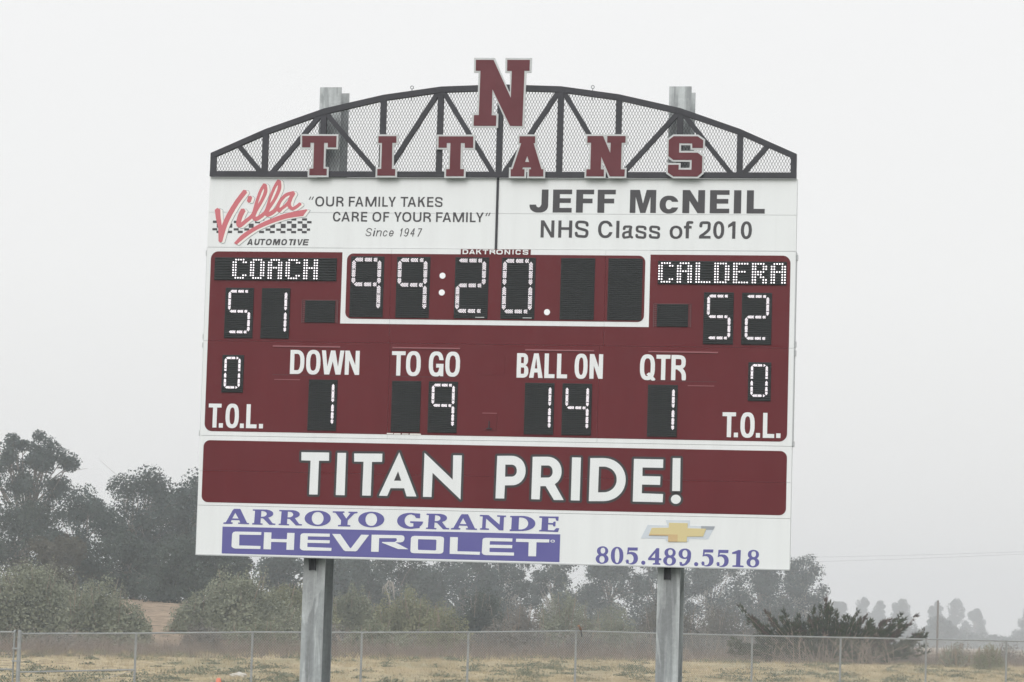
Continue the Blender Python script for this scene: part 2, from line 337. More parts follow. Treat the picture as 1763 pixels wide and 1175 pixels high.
    'class_year': '!4550,761,1,-3,0,-214,-1,-2,-38,0,-1,148,-1,3,-92,-151,-42,0,0,218,2,1,36,0,2,-1,0,-152,92,152,4,1;!4780,760,0,-216,-2,-2,-38,0,-1,86,-95,0,-2,0,-1,-86,-39,0,0,218,2,1,36,0,2,-1,0,-96,2,-2,94,0,2,2,0,97,38,0;!4968,756,8,-7,7,-11,7,-22,1,-28,-3,-12,-6,-10,-10,-10,-16,-8,-76,-20,-16,-6,-8,-10,-2,-14,4,-16,6,-5,24,-2,36,3,26,6,5,22,3,6,10,6,10,0,9,-6,4,-10,-3,-20,-5,-14,-9,-10,-10,-5,-36,-9,-54,-3,-18,3,-16,6,-8,7,-8,11,-6,22,0,24,4,12,6,10,12,12,14,7,94,27,5,8,1,16,-4,16,-2,4,-4,2,-18,1,-58,-5,-12,-4,-5,-22,-4,-8,-9,-4,-10,0,-10,6,-3,8,3,22,5,14,5,8,9,6,15,6,18,3,70,4,18,-3;!5240,545,-16,-4,-34,0,-16,3,-14,6,-12,8,-12,13,-14,24,-5,16,-4,20,0,40,4,20,5,16,8,16,17,20,13,10,14,6,16,4,34,0,16,-4,13,-6,12,-8,12,-12,14,-24,6,-18,-1,-4,-39,0,-6,14,-11,16,-14,9,-20,4,-18,-3,-9,-6,-12,-12,-9,-18,-5,-26,0,-28,2,-14,3,-12,8,-16,14,-14,16,-7,12,0,16,2,10,6,12,11,10,23,41,-1,-6,-20,-15,-26,-12,-11;!5383,761,2,-3,0,-214,-2,-2,-38,0,0,218,2,1;!6399,761,147,0,-1,-33,-87,-1,21,-15,36,-31,18,-20,7,-14,4,-24,0,-48,-6,-16,-11,-11,-10,-4,-12,-2,-64,0,-18,5,-8,5,-6,7,-6,16,-3,28,2,8,7,7,6,2,8,0,6,-2,6,-5,2,-6,3,-24,3,-7,54,0,8,0,1,3,0,42,-4,18,-11,15,-44,38,-36,23,-5,6,-1,6,-6,2;!6646,764,14,-1,12,-5,17,-13,9,-12,11,-24,4,-18,3,-40,-3,-40,-8,-28,-7,-14,-10,-12,-16,-12,-12,-4,-14,-2,-14,2,-12,4,-16,12,-9,12,-7,14,-8,28,-4,40,3,40,5,18,10,24,9,12,17,13,12,5;6646,573,11,4,11,16,7,30,1,28,-1,28,-7,30,-10,16,-6,4,-6,1,-6,-1,-6,-4,-10,-16,-6,-30,-2,-28,2,-28,7,-30,10,-16;!6856,761,1,-1,0,-216,-1,-2,-38,0,-1,6,-53,38,0,38,53,-28,0,164,3,1;!6995,539,-14,2,-12,4,-16,12,-9,12,-7,14,-9,28,-3,40,3,40,5,18,10,24,9,12,17,14,12,4,14,1,14,-1,12,-5,17,-13,9,-12,10,-24,4,-18,4,-40,-4,-40,-8,-28,-7,-14,-9,-11,-16,-13,-12,-4;6995,573,11,4,10,16,7,30,2,28,-2,28,-6,30,-10,16,-12,5,-6,-1,-6,-3,-10,-17,-6,-30,-2,-28,2,-28,6,-30,11,-16;!6230,761,40,-1,1,-124,31,-1,2,-3,-1,-30,-32,-2,2,-26,33,1,12,-5,5,-6,1,-9,-4,-8,-8,-5,-40,-3,-14,2,-10,3,-8,8,-6,10,-4,22,-1,16,-1,1,-22,1,0,32,22,1,1,3;!5558,763,6,-8,-1,-8,-3,-4,-18,-16,0,-74,7,-28,-1,-8,-4,-7,-10,-7,-16,-3,-58,1,-10,2,-8,4,-9,12,-5,26,2,8,8,6,10,1,10,-5,4,-6,4,-19,47,-1,-5,16,-3,4,-1,17,-56,14,-12,7,-9,10,-5,14,-1,18,3,16,7,14,7,7,14,4,56,-8,18,-7,16,11,8,0;5504,695,0,39,-46,7,-4,-18,2,-10,2,-5,10,-5;!5716,762,9,-10,5,-18,1,-26,-7,-16,-6,-6,-13,-6,-73,-20,-4,-6,-1,-14,3,-10,4,-1,60,5,2,2,1,12,3,6,8,5,10,1,9,-4,4,-8,-1,-18,-6,-12,-6,-7,-8,-3,-26,-5,-52,-3,-14,3,-8,3,-12,12,-5,16,1,24,6,15,8,9,14,6,73,20,2,6,-1,16,-1,8,-3,1,-64,-4,-2,-1,-1,-14,-3,-6,-8,-6,-10,0,-8,4,-5,8,1,20,6,12,10,8,22,5,62,4,14,-2;!5889,762,10,-10,5,-18,1,-26,-7,-16,-7,-6,-14,-7,-74,-19,-3,-6,-1,-12,2,-10,2,-2,60,3,7,3,1,14,4,6,8,4,10,0,8,-5,4,-7,-2,-20,-5,-10,-7,-7,-8,-3,-28,-5,-50,-3,-14,2,-10,4,-10,10,-6,18,0,24,7,16,9,8,12,6,76,20,2,6,0,14,-4,11,-66,-4,-3,-1,-1,-14,-4,-7,-8,-5,-10,0,-8,4,-4,8,1,20,6,12,10,8,21,5,64,4,14,-2;!6057,614,-10,8,-8,11,-10,20,-3,14,1,34,6,22,6,13,8,10,10,8,20,10,14,3,32,0,22,-7,12,-7,10,-9,12,-18,8,-27,-1,-32,-6,-24,-7,-12,-8,-10,-18,-12,-26,-9,-30,0,-14,4;6107,628,16,4,16,11,9,20,3,20,-2,20,-10,21,-12,10,-12,5,-8,0,-16,-2,-7,-4,-9,-8,-9,-16,-4,-26,3,-20,9,-20,9,-8,8,-4',
    'down': '!1162,2239,0,310,102,-1,16,-3,14,-5,14,-9,18,-20,8,-16,11,-34,4,-48,-1,-64,-3,-22,-11,-34,-8,-15,-18,-20,-14,-9,-14,-6,-16,-3,-22,-1;1216,2500,-1,-211,47,0,12,7,8,10,5,11,5,20,3,26,1,44,-4,46,-9,28,-5,8,-10,8,-16,3;!1444,2237,-16,4,-13,8,-11,10,-10,14,-8,16,-6,18,-4,22,-3,28,0,74,3,28,4,22,7,20,7,15,10,13,10,10,14,8,16,5,22,1,24,-1,16,-5,12,-7,12,-11,10,-14,7,-14,6,-20,5,-22,3,-28,0,-74,-3,-28,-5,-22,-6,-20,-7,-14,-10,-14,-11,-10,-13,-7,-16,-5,-24,-2;1466,2504,-10,-2,-7,-3,-9,-11,-5,-11,-8,-38,-2,-44,2,-46,8,-38,5,-11,10,-11,6,-3,10,-1,10,1,8,3,10,12,5,10,7,38,2,46,-2,44,-4,26,-4,14,-8,14,-6,6,-8,4;!1575,2239,41,310,66,0,41,-169,41,169,66,0,41,-310,-52,0,-1,2,-23,199,-2,6,-40,-206,-58,-1,-42,210,-24,-208,-2,-2;!2074,2549,0,-310,-52,0,-1,2,-1,183,-80,-185,-56,0,0,310,53,0,1,-185,80,185',
    'to_go': '!2560,2550,52,0,0,-262,62,-1,0,-49,-178,0,0,48,2,1,60,1,0,260;!2757,2553,22,1,24,-2,15,-4,14,-8,11,-10,10,-14,7,-14,7,-20,4,-24,3,-26,0,-76,-3,-26,-4,-24,-6,-18,-8,-16,-10,-14,-12,-11,-12,-7,-18,-5,-22,-1,-22,1,-16,5,-15,8,-11,10,-10,14,-7,14,-7,20,-5,24,-2,26,0,76,2,26,5,24,6,18,8,16,10,14,12,11,12,6;2779,2505,-10,-1,-8,-4,-10,-12,-5,-10,-8,-38,-2,-46,2,-46,8,-38,5,-10,10,-12,8,-4,10,-1,10,1,8,4,10,11,5,11,8,38,1,46,-1,46,-8,38,-5,11,-10,11,-8,4;!3171,2550,0,-158,-95,0,0,48,38,0,2,2,-4,26,-8,20,-10,12,-8,4,-10,1,-12,-2,-11,-7,-5,-8,-9,-22,-5,-44,0,-54,3,-34,6,-24,11,-18,12,-8,10,-1,10,1,8,4,10,12,4,10,8,34,52,0,1,-2,-1,-14,-11,-40,-8,-16,-10,-14,-11,-11,-14,-7,-16,-5,-22,-1,-22,1,-17,5,-15,9,-10,9,-10,14,-8,16,-6,18,-4,22,-3,28,0,76,3,28,10,40,9,18,9,12,11,10,14,8,15,4,24,2,22,-1,16,-5,16,-9,2,11;!3312,2235,-22,-1,-24,1,-16,5,-13,8,-12,12,-9,12,-7,14,-6,20,-5,24,-3,26,0,76,3,26,4,24,6,18,8,16,10,14,12,11,12,7,16,5,24,1,22,-1,16,-5,14,-8,12,-12,9,-12,7,-14,7,-20,4,-24,3,-26,0,-76,-3,-26,-5,-24,-5,-18,-8,-16,-10,-14,-11,-10,-14,-8;3290,2505,-10,-1,-8,-4,-10,-11,-5,-11,-8,-38,-1,-46,1,-46,8,-38,5,-11,10,-11,8,-4,10,-1,10,2,7,3,9,10,6,12,8,38,1,46,-1,46,-8,38,-6,12,-9,10,-7,3',
    'ball_on': '!4118,2241,0,312,84,0,24,-5,18,-9,12,-14,6,-10,6,-20,1,-36,-2,-14,-5,-18,-11,-18,-7,-7,-13,-7,15,-14,8,-14,4,-10,3,-24,0,-20,-1,-16,-5,-18,-5,-11,-12,-13,-14,-9,-10,-3,-28,-2;4172,2368,0,-77,32,-1,3,3,1,16,-2,58,-2,2;4172,2503,0,-80,36,0,5,10,2,18,0,30,-3,18,-6,5;!4338,2241,-2,2,-57,310,57,0,8,-68,42,-1,2,1,9,68,55,0,2,0,-58,-310,-2,-2;4366,2297,16,136,-2,1,-28,0,-2,-1;!4474,2241,0,312,132,0,0,-49,-78,-1,0,-260,-2,-2;!4634,2241,0,312,132,0,0,-49,-79,-1,0,-260,-1,-2;!4944,2237,-20,1,-16,6,-10,6,-10,11,-9,14,-12,34,-4,22,-4,66,4,66,4,22,12,34,10,16,9,8,11,8,15,5,20,1,20,-2,14,-5,10,-6,10,-10,9,-15,12,-34,4,-22,3,-66,-3,-66,-4,-22,-12,-34,-9,-15,-9,-9,-11,-8,-14,-4;4944,2507,-8,-1,-6,-3,-6,-11,-4,-11,-6,-38,-1,-46,1,-46,6,-38,4,-11,7,-11,5,-4,8,-1,6,1,6,4,7,12,3,10,5,38,2,46,-2,46,-5,38,-4,12,-6,10,-6,4;!5221,2553,0,-312,-52,0,-1,2,-1,161,-60,-163,-56,0,0,312,53,0,1,-165,60,164',
    'quarter': '!5763,2236,-16,5,-13,7,-11,11,-10,14,-7,15,-7,20,-7,50,0,76,3,30,10,40,9,18,9,13,12,11,14,8,14,4,24,2,22,-2,22,-8,14,15,32,0,14,-19,-28,-30,11,-32,4,-22,3,-28,0,-78,-3,-26,-10,-40,-8,-18,-11,-14,-10,-10,-14,-8,-16,-4,-22,-2;5787,2284,10,1,7,3,6,6,9,16,8,40,1,46,-1,46,-4,28,-2,3,-12,-12,-32,25,19,22,-9,2,-10,-1,-8,-3,-6,-6,-8,-16,-4,-12,-5,-28,-1,-48,1,-46,8,-40,5,-10,10,-12,8,-3;!6012,2556,2,-2,0,-266,60,-1,1,-47,-1,-2,-176,0,0,48,2,2,60,0,0,267;!6088,2238,0,316,2,2,48,0,4,-2,0,-134,20,-1,36,28,16,21,7,22,1,50,4,12,4,4,38,0,5,-8,2,-8,0,-38,-3,-28,-7,-20,-7,-15,-10,-14,-15,-17,15,-11,8,-9,6,-12,6,-20,1,-40,-3,-26,-5,-12,-11,-16,-9,-8,-19,-9,-14,-4,-36,-3;6142,2369,0,-81,52,0,12,3,7,11,3,22,-1,26,-7,14,-10,5',
    'left_timeouts': '!163,3257,52,-1,0,-258,58,-1,0,-49,-170,0,0,48,2,1,56,1,0,256;!419,2944,-20,1,-16,5,-12,8,-10,10,-10,14,-12,32,-5,24,-3,64,1,38,3,28,9,38,8,18,9,13,9,9,13,8,16,5,20,2,22,-2,15,-5,11,-6,10,-10,10,-14,8,-18,9,-38,3,-28,1,-38,-3,-64,-10,-40,-8,-18,-8,-12,-10,-9,-14,-9,-14,-4;419,3211,-8,-1,-6,-3,-6,-7,-6,-14,-7,-38,-2,-46,2,-44,6,-38,5,-11,8,-11,6,-3,8,-1,8,0,7,4,5,6,7,14,7,40,2,44,-2,46,-7,38,-4,10,-7,10,-7,4;!607,2948,0,308,140,1,0,-50,-86,0,0,-257,-2,-2;!300,3257,0,-58,-54,0,0,58;!578,3257,0,-58,-52,0,0,58;!832,3257,0,-56,-1,-2,-52,0,0,58',
    'right_timeouts': '!6857,3260,1,-2,1,-260,56,-1,1,-47,-1,-2,-168,0,0,48,2,2,54,0,2,2,0,259;!7084,2946,-22,-2,-20,2,-15,4,-13,8,-12,12,-14,26,-7,20,-4,24,-3,26,0,76,3,26,5,24,12,33,10,15,10,10,12,7,16,5,20,2,22,-2,14,-4,14,-9,10,-10,8,-11,8,-18,10,-42,3,-28,0,-74,-7,-50,-13,-34,-9,-14,-11,-10,-11,-7;7062,3214,-8,-1,-6,-4,-8,-11,-5,-10,-7,-40,-1,-44,2,-46,6,-38,5,-11,8,-10,6,-4,8,-1,10,1,6,4,8,11,4,10,6,38,2,46,-1,44,-7,40,-4,10,-8,11,-6,4;!7255,2948,0,310,2,2,140,0,1,-2,-1,-48,-88,0,-1,-260,-1,-2;!6893,3201,0,58,52,0,0,-58;!7169,3201,0,58,52,0,0,-58;!7422,3201,0,58,54,0,0,-58',
    'maker': '!3375,922,0,61,50,0,10,-3,8,-6,5,-10,0,-17,-1,-10,-6,-8,-7,-4,-9,-2;3392,935,27,1,9,3,4,10,-1,10,-2,6,-10,5,-27,0;!3460,983,18,0,4,-9,2,0,32,0,4,9,17,0,-29,-61,-18,0;3499,935,11,24,-21,1;!3621,983,-26,-42,26,-19,-20,0,-33,25,0,-25,-16,0,0,61,16,0,0,-24,12,-7,21,30;!3636,922,0,13,1,0,26,0,1,2,0,46,15,0,2,-48,27,0,0,-13;!3725,922,1,61,16,-1,0,-24,2,-1,13,0,24,12,4,3,0,7,2,4,13,-1,2,-7,-2,-8,-4,-6,-10,-6,9,-4,3,-5,0,-13,-3,-5,-6,-4,-12,-2;3782,939,-1,3,-6,1,-33,1,0,-2,0,-7,33,1,6,1;!3894,972,2,-10,0,-20,-2,-9,-9,-8,-16,-3,-33,0,-12,4,-8,7,-3,11,1,24,4,7,7,5,17,4,33,-1,10,-3;3879,962,-4,6,-8,2,-19,1,-11,-2,-6,-7,0,-18,3,-5,9,-4,20,0,9,1,5,3,2,5;!3919,983,17,0,0,-42,39,42,17,0,0,-61,-16,0,0,1,-1,41,-38,-41,-18,-1;!4022,922,0,61,14,0,1,-60,-1,-1;!4126,975,4,-12,-17,0,-3,4,-4,3,-17,1,-9,-4,-3,-8,1,-17,7,-6,19,-1,6,3,3,5,17,0,-2,-10,-4,-6,-12,-5,-27,-1,-11,2,-9,7,-4,12,0,20,2,10,5,7,11,4,27,1,12,-2;!4223,978,3,-7,1,-8,-2,-6,-5,-4,-9,-4,-37,-6,-4,-2,-1,-3,3,-4,38,2,4,8,8,1,4,-3,1,-4,-2,-8,-4,-4,-10,-4,-39,-1,-7,1,-8,5,-3,6,0,8,2,6,5,4,10,5,37,7,4,3,-2,6,-39,-2,-5,-8,-7,-2,-5,3,-1,3,2,9,4,5,9,3,40,2,9,-2',
    'pride_face': '!1473,4091,111,-1,3,-433,132,-1,-2,-106,-364,2,2,105,118,1,4,2;!1939,3550,-112,2,-4,538,2,1,112,0,2,-1;!2167,4089,110,0,2,-2,2,-428,132,-3,0,-105,-366,4,-2,2,4,102,122,0;!2632,3529,-246,558,108,1,40,-100,174,-2,3,1,35,100,124,0,3,-2;2626,3773,44,118,-94,1,48,-119;!3444,4113,1,-560,-109,0,-3,2,3,309,-374,-334,-1,1,-3,558,111,0,4,-304,1,-3;!3894,4088,112,0,4,-167,108,-4,24,-4,20,-7,22,-11,19,-13,16,-14,13,-16,14,-20,10,-20,6,-20,6,-26,2,-24,-1,-26,-3,-24,-6,-22,-10,-24,-11,-20,-13,-18,-15,-16,-17,-13,-20,-12,-22,-10,-22,-6,-22,-4,-26,-1,-181,4;4010,3812,-1,-2,-1,-151,88,-1,18,4,20,13,8,9,8,14,6,18,1,12,0,20,-4,16,-5,11,-10,14,-14,12,-24,8;!4356,3553,-4,534,2,1,106,1,4,-166,2,-1,66,-2,110,172,122,-1,1,-2,-118,-196,31,-24,14,-16,12,-18,11,-22,8,-22,5,-22,2,-26,-1,-26,-3,-24,-6,-22,-9,-22,-11,-20,-14,-18,-18,-18,-16,-12,-18,-11,-22,-10,-24,-7,-22,-3,-26,-1;4466,3814,1,-153,3,-1,90,-1,16,4,14,9,10,11,9,16,7,30,0,20,-4,18,-4,10,-10,15,-18,14,-16,5;!4859,3550,-2,540,2,2,110,0,3,-540,-3,-1;!5088,4097,180,-4,38,-3,36,-7,32,-11,32,-14,30,-19,28,-23,24,-25,19,-26,17,-32,11,-30,8,-34,4,-34,-1,-36,-6,-36,-9,-32,-13,-30,-19,-32,-21,-26,-24,-23,-28,-21,-31,-18,-33,-13,-34,-10,-36,-5,-40,-2,-161,4,-5,540;5202,3984,-2,-3,4,-320,2,-1,74,-1,22,4,38,13,20,11,17,12,14,14,14,18,10,16,8,18,6,22,3,20,1,20,-2,22,-5,20,-7,18,-11,20,-12,16,-13,14,-17,14,-18,11,-18,8,-22,7,-22,4;!6021,4090,2,-102,-268,-4,-1,-2,1,-108,226,1,1,-1,2,-104,-1,-2,-226,-1,-1,-105,3,-2,256,0,0,-106,-368,0,-2,2,-2,534;!6136,3947,99,-1,-3,-412,-96,0,-2,2;!6123,4050,4,20,8,14,8,8,14,9,10,4,20,2,10,-1,16,-5,18,-12,10,-13,4,-10,3,-18,-1,-10,-6,-14,-12,-16,-18,-11,-16,-4,-10,-1,-22,4,-14,7,-9,7,-11,16,-5,14',
    'pride_edge': '!1467,4120,120,1,14,-5,10,-12,3,-12,3,-404,2,-2,104,0,12,-4,9,-8,4,-8,1,-8,-1,-110,-5,-15,-12,-10,-14,-3,-366,2,-8,2,-8,4,-9,12,-3,12,2,106,2,10,4,8,8,7,12,4,94,1,2,2,-4,402,2,10,5,8,7,7;!1947,3520,-124,1,-8,2,-8,6,-6,7,-3,8,-5,548,2,10,4,8,8,6,10,4,126,1,8,-2,8,-5,6,-7,4,-9,1,-550,-3,-10,-4,-8,-8,-6;!2161,4118,122,0,14,-6,9,-11,3,-12,2,-400,106,-3,12,-4,9,-7,4,-8,2,-8,0,-110,-5,-15,-12,-11,-14,-2,-370,4,-15,6,-10,12,-3,12,4,106,1,8,5,8,9,8,11,3,94,1,2,2,-4,400,2,10,5,8,8,6;!2632,3497,-16,5,-6,6,-5,7,-247,560,-2,12,2,11,6,10,10,7,12,3,108,0,14,-4,6,-5,6,-8,34,-84,134,-1,2,2,29,83,9,10,12,6,138,0,14,-6,10,-13,2,-11,-3,-12,-241,-560,-5,-8,-7,-5;2624,3854,2,7,-4,1,-2,-1;!3464,4137,8,-10,3,-14,0,-560,-1,-10,-6,-10,-8,-7,-12,-4,-116,1,-14,4,-10,10,-5,16,3,244,-326,-291,-8,-5,-10,-2,-10,1,-10,5,-8,10,-3,14,-3,560,2,10,6,10,8,6,12,4,114,0,14,-4,11,-10,5,-14,2,-243,324,289,8,5,10,1,10,-1;!3880,4115,14,3,112,1,10,-2,8,-4,8,-9,4,-12,2,-140,2,-1,82,-4,28,-5,26,-9,24,-13,20,-13,18,-16,19,-21,15,-24,11,-22,8,-24,7,-32,2,-26,-1,-28,-4,-28,-7,-26,-11,-28,-12,-22,-15,-20,-21,-22,-19,-15,-22,-13,-24,-11,-26,-7,-28,-5,-28,-1,-184,4,-14,5,-10,11,-4,14,-6,538,5,16;4038,3688,54,-1,12,4,10,7,6,8,5,10,2,20,-3,20,-10,15,-8,5,-10,3,-57,1;!4340,3527,-10,12,-4,14,-4,536,2,10,4,7,10,9,12,3,112,1,10,-2,8,-5,8,-9,3,-12,3,-138,0,-2,22,0,102,158,8,8,16,5,124,-1,10,-2,8,-4,7,-8,4,-8,1,-10,-2,-10,-107,-178,13,-12,16,-18,15,-22,11,-23,10,-29,5,-24,3,-26,-1,-34,-4,-26,-7,-26,-12,-28,-11,-20,-15,-20,-20,-21,-22,-17,-22,-13,-22,-9,-30,-9,-26,-4,-28,-1,-186,4;4496,3783,1,-92,1,-2,58,-1,14,6,6,7,6,10,4,20,-1,22,-9,18,-8,7,-10,4;!4853,3521,-9,3,-8,6,-5,8,-2,10,-1,550,3,9,6,7,8,5,8,3,124,0,9,-4,7,-6,5,-8,2,-10,1,-550,-8,-14,-7,-6,-9,-3;!5068,4121,8,4,10,2,182,-4,42,-3,40,-8,36,-12,32,-15,36,-22,32,-26,24,-26,22,-30,19,-36,13,-34,9,-36,4,-42,-1,-38,-6,-38,-12,-40,-14,-32,-20,-32,-26,-32,-26,-25,-30,-22,-34,-20,-36,-15,-38,-10,-40,-6,-42,-2,-164,3,-12,4,-10,9,-4,8,-1,8,-5,544,4,14;5231,3953,3,-264,42,0,36,8,18,8,26,16,14,14,19,26,11,30,2,18,-1,34,-4,18,-13,28,-10,14,-24,22,-16,10,-32,13,-18,3;!5627,3530,-8,10,-4,14,-2,536,1,10,4,8,11,9,14,4,378,0,10,-2,8,-4,8,-9,4,-12,2,-106,-4,-16,-10,-10,-14,-5,-240,-3,-1,-2,1,-47,200,0,12,-3,11,-10,4,-14,2,-110,-3,-12,-7,-10,-9,-6,-10,-2,-198,-1,-1,-45,3,-2,226,1,16,-5,10,-10,4,-14,0,-110,-1,-8,-5,-8,-10,-9,-14,-3,-370,0,-10,2;!6128,3976,112,0,8,-3,8,-5,8,-14,-1,-422,-2,-8,-5,-9,-8,-7,-8,-4,-112,1,-8,3,-8,6,-7,14,0,422,2,8,5,8,8,7;!6093,4052,2,14,5,16,11,20,12,12,12,9,14,7,22,6,16,1,14,-1,16,-4,22,-11,12,-10,10,-11,8,-14,8,-22,1,-16,-2,-14,-4,-16,-12,-20,-11,-12,-12,-9,-14,-7,-24,-7,-16,-1,-16,2,-22,7,-14,8,-12,10,-10,12,-11,21,-4,16',
    'dealer_city': '!354,4490,1,2,120,-2,2,-19,-25,-3,9,-28,2,0,100,0,14,28,-2,2,-24,0,-1,14,1,3,140,3,5,-16,-29,-2,-1,-2,-95,-175,-82,1,-18,20,-84,154,-32,4;553,4420,-84,-1,38,-73;!737,4297,1,16,27,2,3,2,-7,154,-2,1,-22,1,-1,16,1,2,134,1,2,-16,-28,-3,1,-66,1,-2,2,0,2,2,28,4,84,79,78,-1,1,-16,-37,-3,-59,-71,0,-2,17,-5,20,-9,16,-12,6,-8,4,-12,-2,-14,-6,-10,-12,-11,-30,-13,-40,-7;848,4389,3,-73,20,0,20,3,14,6,12,10,5,10,1,12,-4,10,-8,8,-10,6,-14,5,-14,2;!1087,4297,1,16,27,2,3,2,-8,154,-23,2,-2,16,2,1,134,2,2,-16,-29,-3,2,-66,1,-3,2,0,0,3,30,4,82,78,78,0,2,-16,-38,-4,-59,-72,19,-6,20,-9,14,-11,7,-8,4,-12,-2,-14,-5,-9,-12,-12,-30,-13,-40,-7;1198,4389,2,-70,1,-3,20,0,20,3,13,6,12,10,5,10,1,12,-4,10,-8,8,-11,6,-12,5,-16,2;!1765,4389,-2,-16,-7,-17,-10,-13,-14,-12,-18,-12,-21,-10,-45,-12,-28,-3,-28,-1,-28,2,-28,4,-44,14,-22,12,-17,12,-13,14,-8,12,-7,18,-1,16,2,16,6,14,11,14,15,14,18,11,20,10,22,7,26,5,26,3,28,1,28,-2,28,-4,24,-7,20,-7,22,-12,17,-13,12,-12,9,-14,6,-16;1634,4465,-22,8,-14,1,-26,-3,-12,-5,-18,-13,-15,-20,-9,-26,-1,-26,3,-14,4,-12,12,-19,10,-10,10,-6,24,-8,24,-1,14,3,12,5,18,13,15,21,8,24,1,26,-2,14,-11,24,-14,16;!1791,4298,-2,16,38,3,75,95,-3,56,-34,3,-3,15,3,2,158,0,2,-18,-38,-4,2,-56,86,-90,37,-6,2,-16,-119,0,0,17,26,3,-52,69,-51,-69,3,-1,20,-3,2,-2,-2,-16;!2125,4396,3,16,6,14,10,14,15,14,18,11,20,10,22,7,24,5,28,3,28,1,28,-2,48,-10,24,-9,20,-11,17,-13,12,-12,9,-14,6,-16,2,-16,-3,-16,-7,-17,-10,-13,-13,-12,-19,-12,-20,-10,-22,-7,-24,-5,-28,-3,-28,-1,-28,2,-48,10,-24,9,-20,11,-17,12,-12,12,-9,14,-6,16;2323,4468,-14,4,-24,0,-24,-7,-18,-13,-8,-9,-11,-23,-4,-14,-1,-26,7,-26,13,-21,16,-13,12,-6,14,-3,24,-1,24,8,17,12,9,10,11,22,5,28,-1,14,-6,24,-14,22,-15,12;!2632,4401,3,18,7,16,10,14,12,11,18,13,22,10,20,7,24,5,28,3,28,1,30,-2,28,-5,64,-6,1,-19,15,-12,13,-14,9,-16,5,-14,1,-8,-16,-2,-152,1,0,19,2,1,41,5,-1,40,-24,4,-16,0,-14,-3,-24,-10,-19,-15,-8,-12,-9,-22,-1,-14,0,-14,8,-24,13,-18,12,-10,24,-11,14,-3,20,-1,2,1,-2,3,34,10,22,31,50,2,2,-2,0,-58,-70,-2,-30,-4,-30,0,-28,2,-28,4,-24,6,-22,9,-18,10,-18,13,-12,13,-8,13,-6,18;!3011,4300,1,17,26,1,3,2,-8,154,-1,3,-22,1,-2,16,134,3,2,-16,-29,-3,3,-69,4,2,28,4,80,79,76,0,3,-16,-1,-1,-36,-3,-58,-72,38,-15,10,-8,10,-11,5,-14,-2,-14,-5,-9,-12,-11,-16,-9,-14,-5,-40,-7,-176,0;3119,4392,3,-73,20,0,20,4,13,5,12,10,5,10,0,14,-4,9,-8,8,-14,8,-14,4;!3330,4494,121,-2,2,-18,-23,-3,-2,-1,10,-28,100,0,14,30,-26,0,-2,16,2,1,138,3,4,-14,0,-2,-28,-3,-94,-177,-80,1,-18,20,-85,155,-31,5;3529,4422,-81,-1,-3,-1,39,-73;!4036,4302,-114,-2,-1,16,1,2,36,2,-4,94,-2,2,-142,-116,-110,0,-2,2,1,14,1,2,36,2,-5,146,-25,4,-2,16,116,2,2,-16,-2,-1,-42,-5,-1,-2,3,-119,170,143,56,2,3,-166,1,-2,24,-2;!4087,4495,2,1,166,-5,46,-7,38,-11,34,-17,14,-11,17,-20,5,-12,3,-14,-1,-14,-3,-12,-6,-12,-8,-10,-23,-19,-18,-10,-38,-13,-42,-7,-24,-1,-160,3,0,19,20,-1,1,3,-4,148,-19,2;4199,4473,3,-150,15,-2,28,2,24,6,20,10,14,12,7,10,9,18,2,12,-1,18,-9,22,-18,20,-22,12,-34,9;!4461,4302,0,16,2,1,32,2,1,3,-5,146,-27,4,-1,16,238,3,3,-1,15,-44,-2,-2,-34,-2,-30,29,-78,-1,0,-68,2,-3,56,1,12,21,23,1,3,-60,-22,-1,-14,19,-58,-1,0,-59,2,-2,86,1,2,1,13,30,23,1,2,-3,3,-48,-1,-2,-244,0',
    'dealer_bar': '!345,4527,4389,-5,-2,348,-4385,1',
    'dealer_make': '!862,4587,-2,-2,-340,2,-28,8,-15,22,-3,160,20,20,32,7,330,-2,2,-35,-2,-3,-280,-1,-1,-2,-2,-134,1,-2,284,-2,3,-2;!1299,4589,-2,-2,-94,0,-1,2,-1,78,-2,2,-202,0,-2,0,0,-82,-96,0,-2,214,2,2,94,1,2,-1,0,-92,2,-3,200,0,3,1,-1,94,98,0;!1788,4801,2,-34,-2,-2,-315,-4,-1,-52,2,-1,288,-1,2,-36,-4,-2,-286,1,1,-45,283,-1,3,-1,1,-36,-2,-2,-342,2,-28,7,-12,19,-2,164,18,21,30,8,362,-3;!1793,4586,0,2,157,203,24,10,134,-1,18,-10,148,-202,-102,-1,-128,174,-12,1,-134,-176;!2307,4800,98,0,2,-174,2,-1,220,-4,7,13,0,18,-27,18,-160,3,-6,9,214,76,126,-1,5,-1,-169,-82,66,-1,33,-9,16,-26,1,-26,-12,-23,-32,-7,-382,2,-1,4;!2817,4779,14,21,30,5,336,-1,32,-8,14,-19,4,-166,-12,-18,-38,-8,-336,1,-31,9,-11,22;2915,4627,226,0,9,10,-1,120,-12,7,-214,-2,-10,-7,-2,-118;!3712,4803,3,-34,-2,-2,-288,0,-1,-2,1,-174,-2,-2,-98,0,0,210,2,3,384,3;!4150,4804,2,-39,-314,1,-2,-2,0,-51,288,-1,3,-38,-3,-2,-288,2,2,-45,284,-1,2,0,2,-38,-2,-2,-340,0,-30,7,-11,17,-5,166,20,22,30,6;!4597,4589,-424,1,-2,39,164,1,-1,175,3,1,94,0,2,-3,1,-174,161,-1;!4612,4610,2,6,6,6,8,3,12,2,10,-1,10,-4,6,-6,2,-6,-2,-8,-6,-5,-8,-4,-12,-1,-10,1,-10,4,-6,6;4658,4610,-6,7,-12,2,-12,-2,-4,-3,-2,-4,1,-4,5,-4,12,-3,14,4',
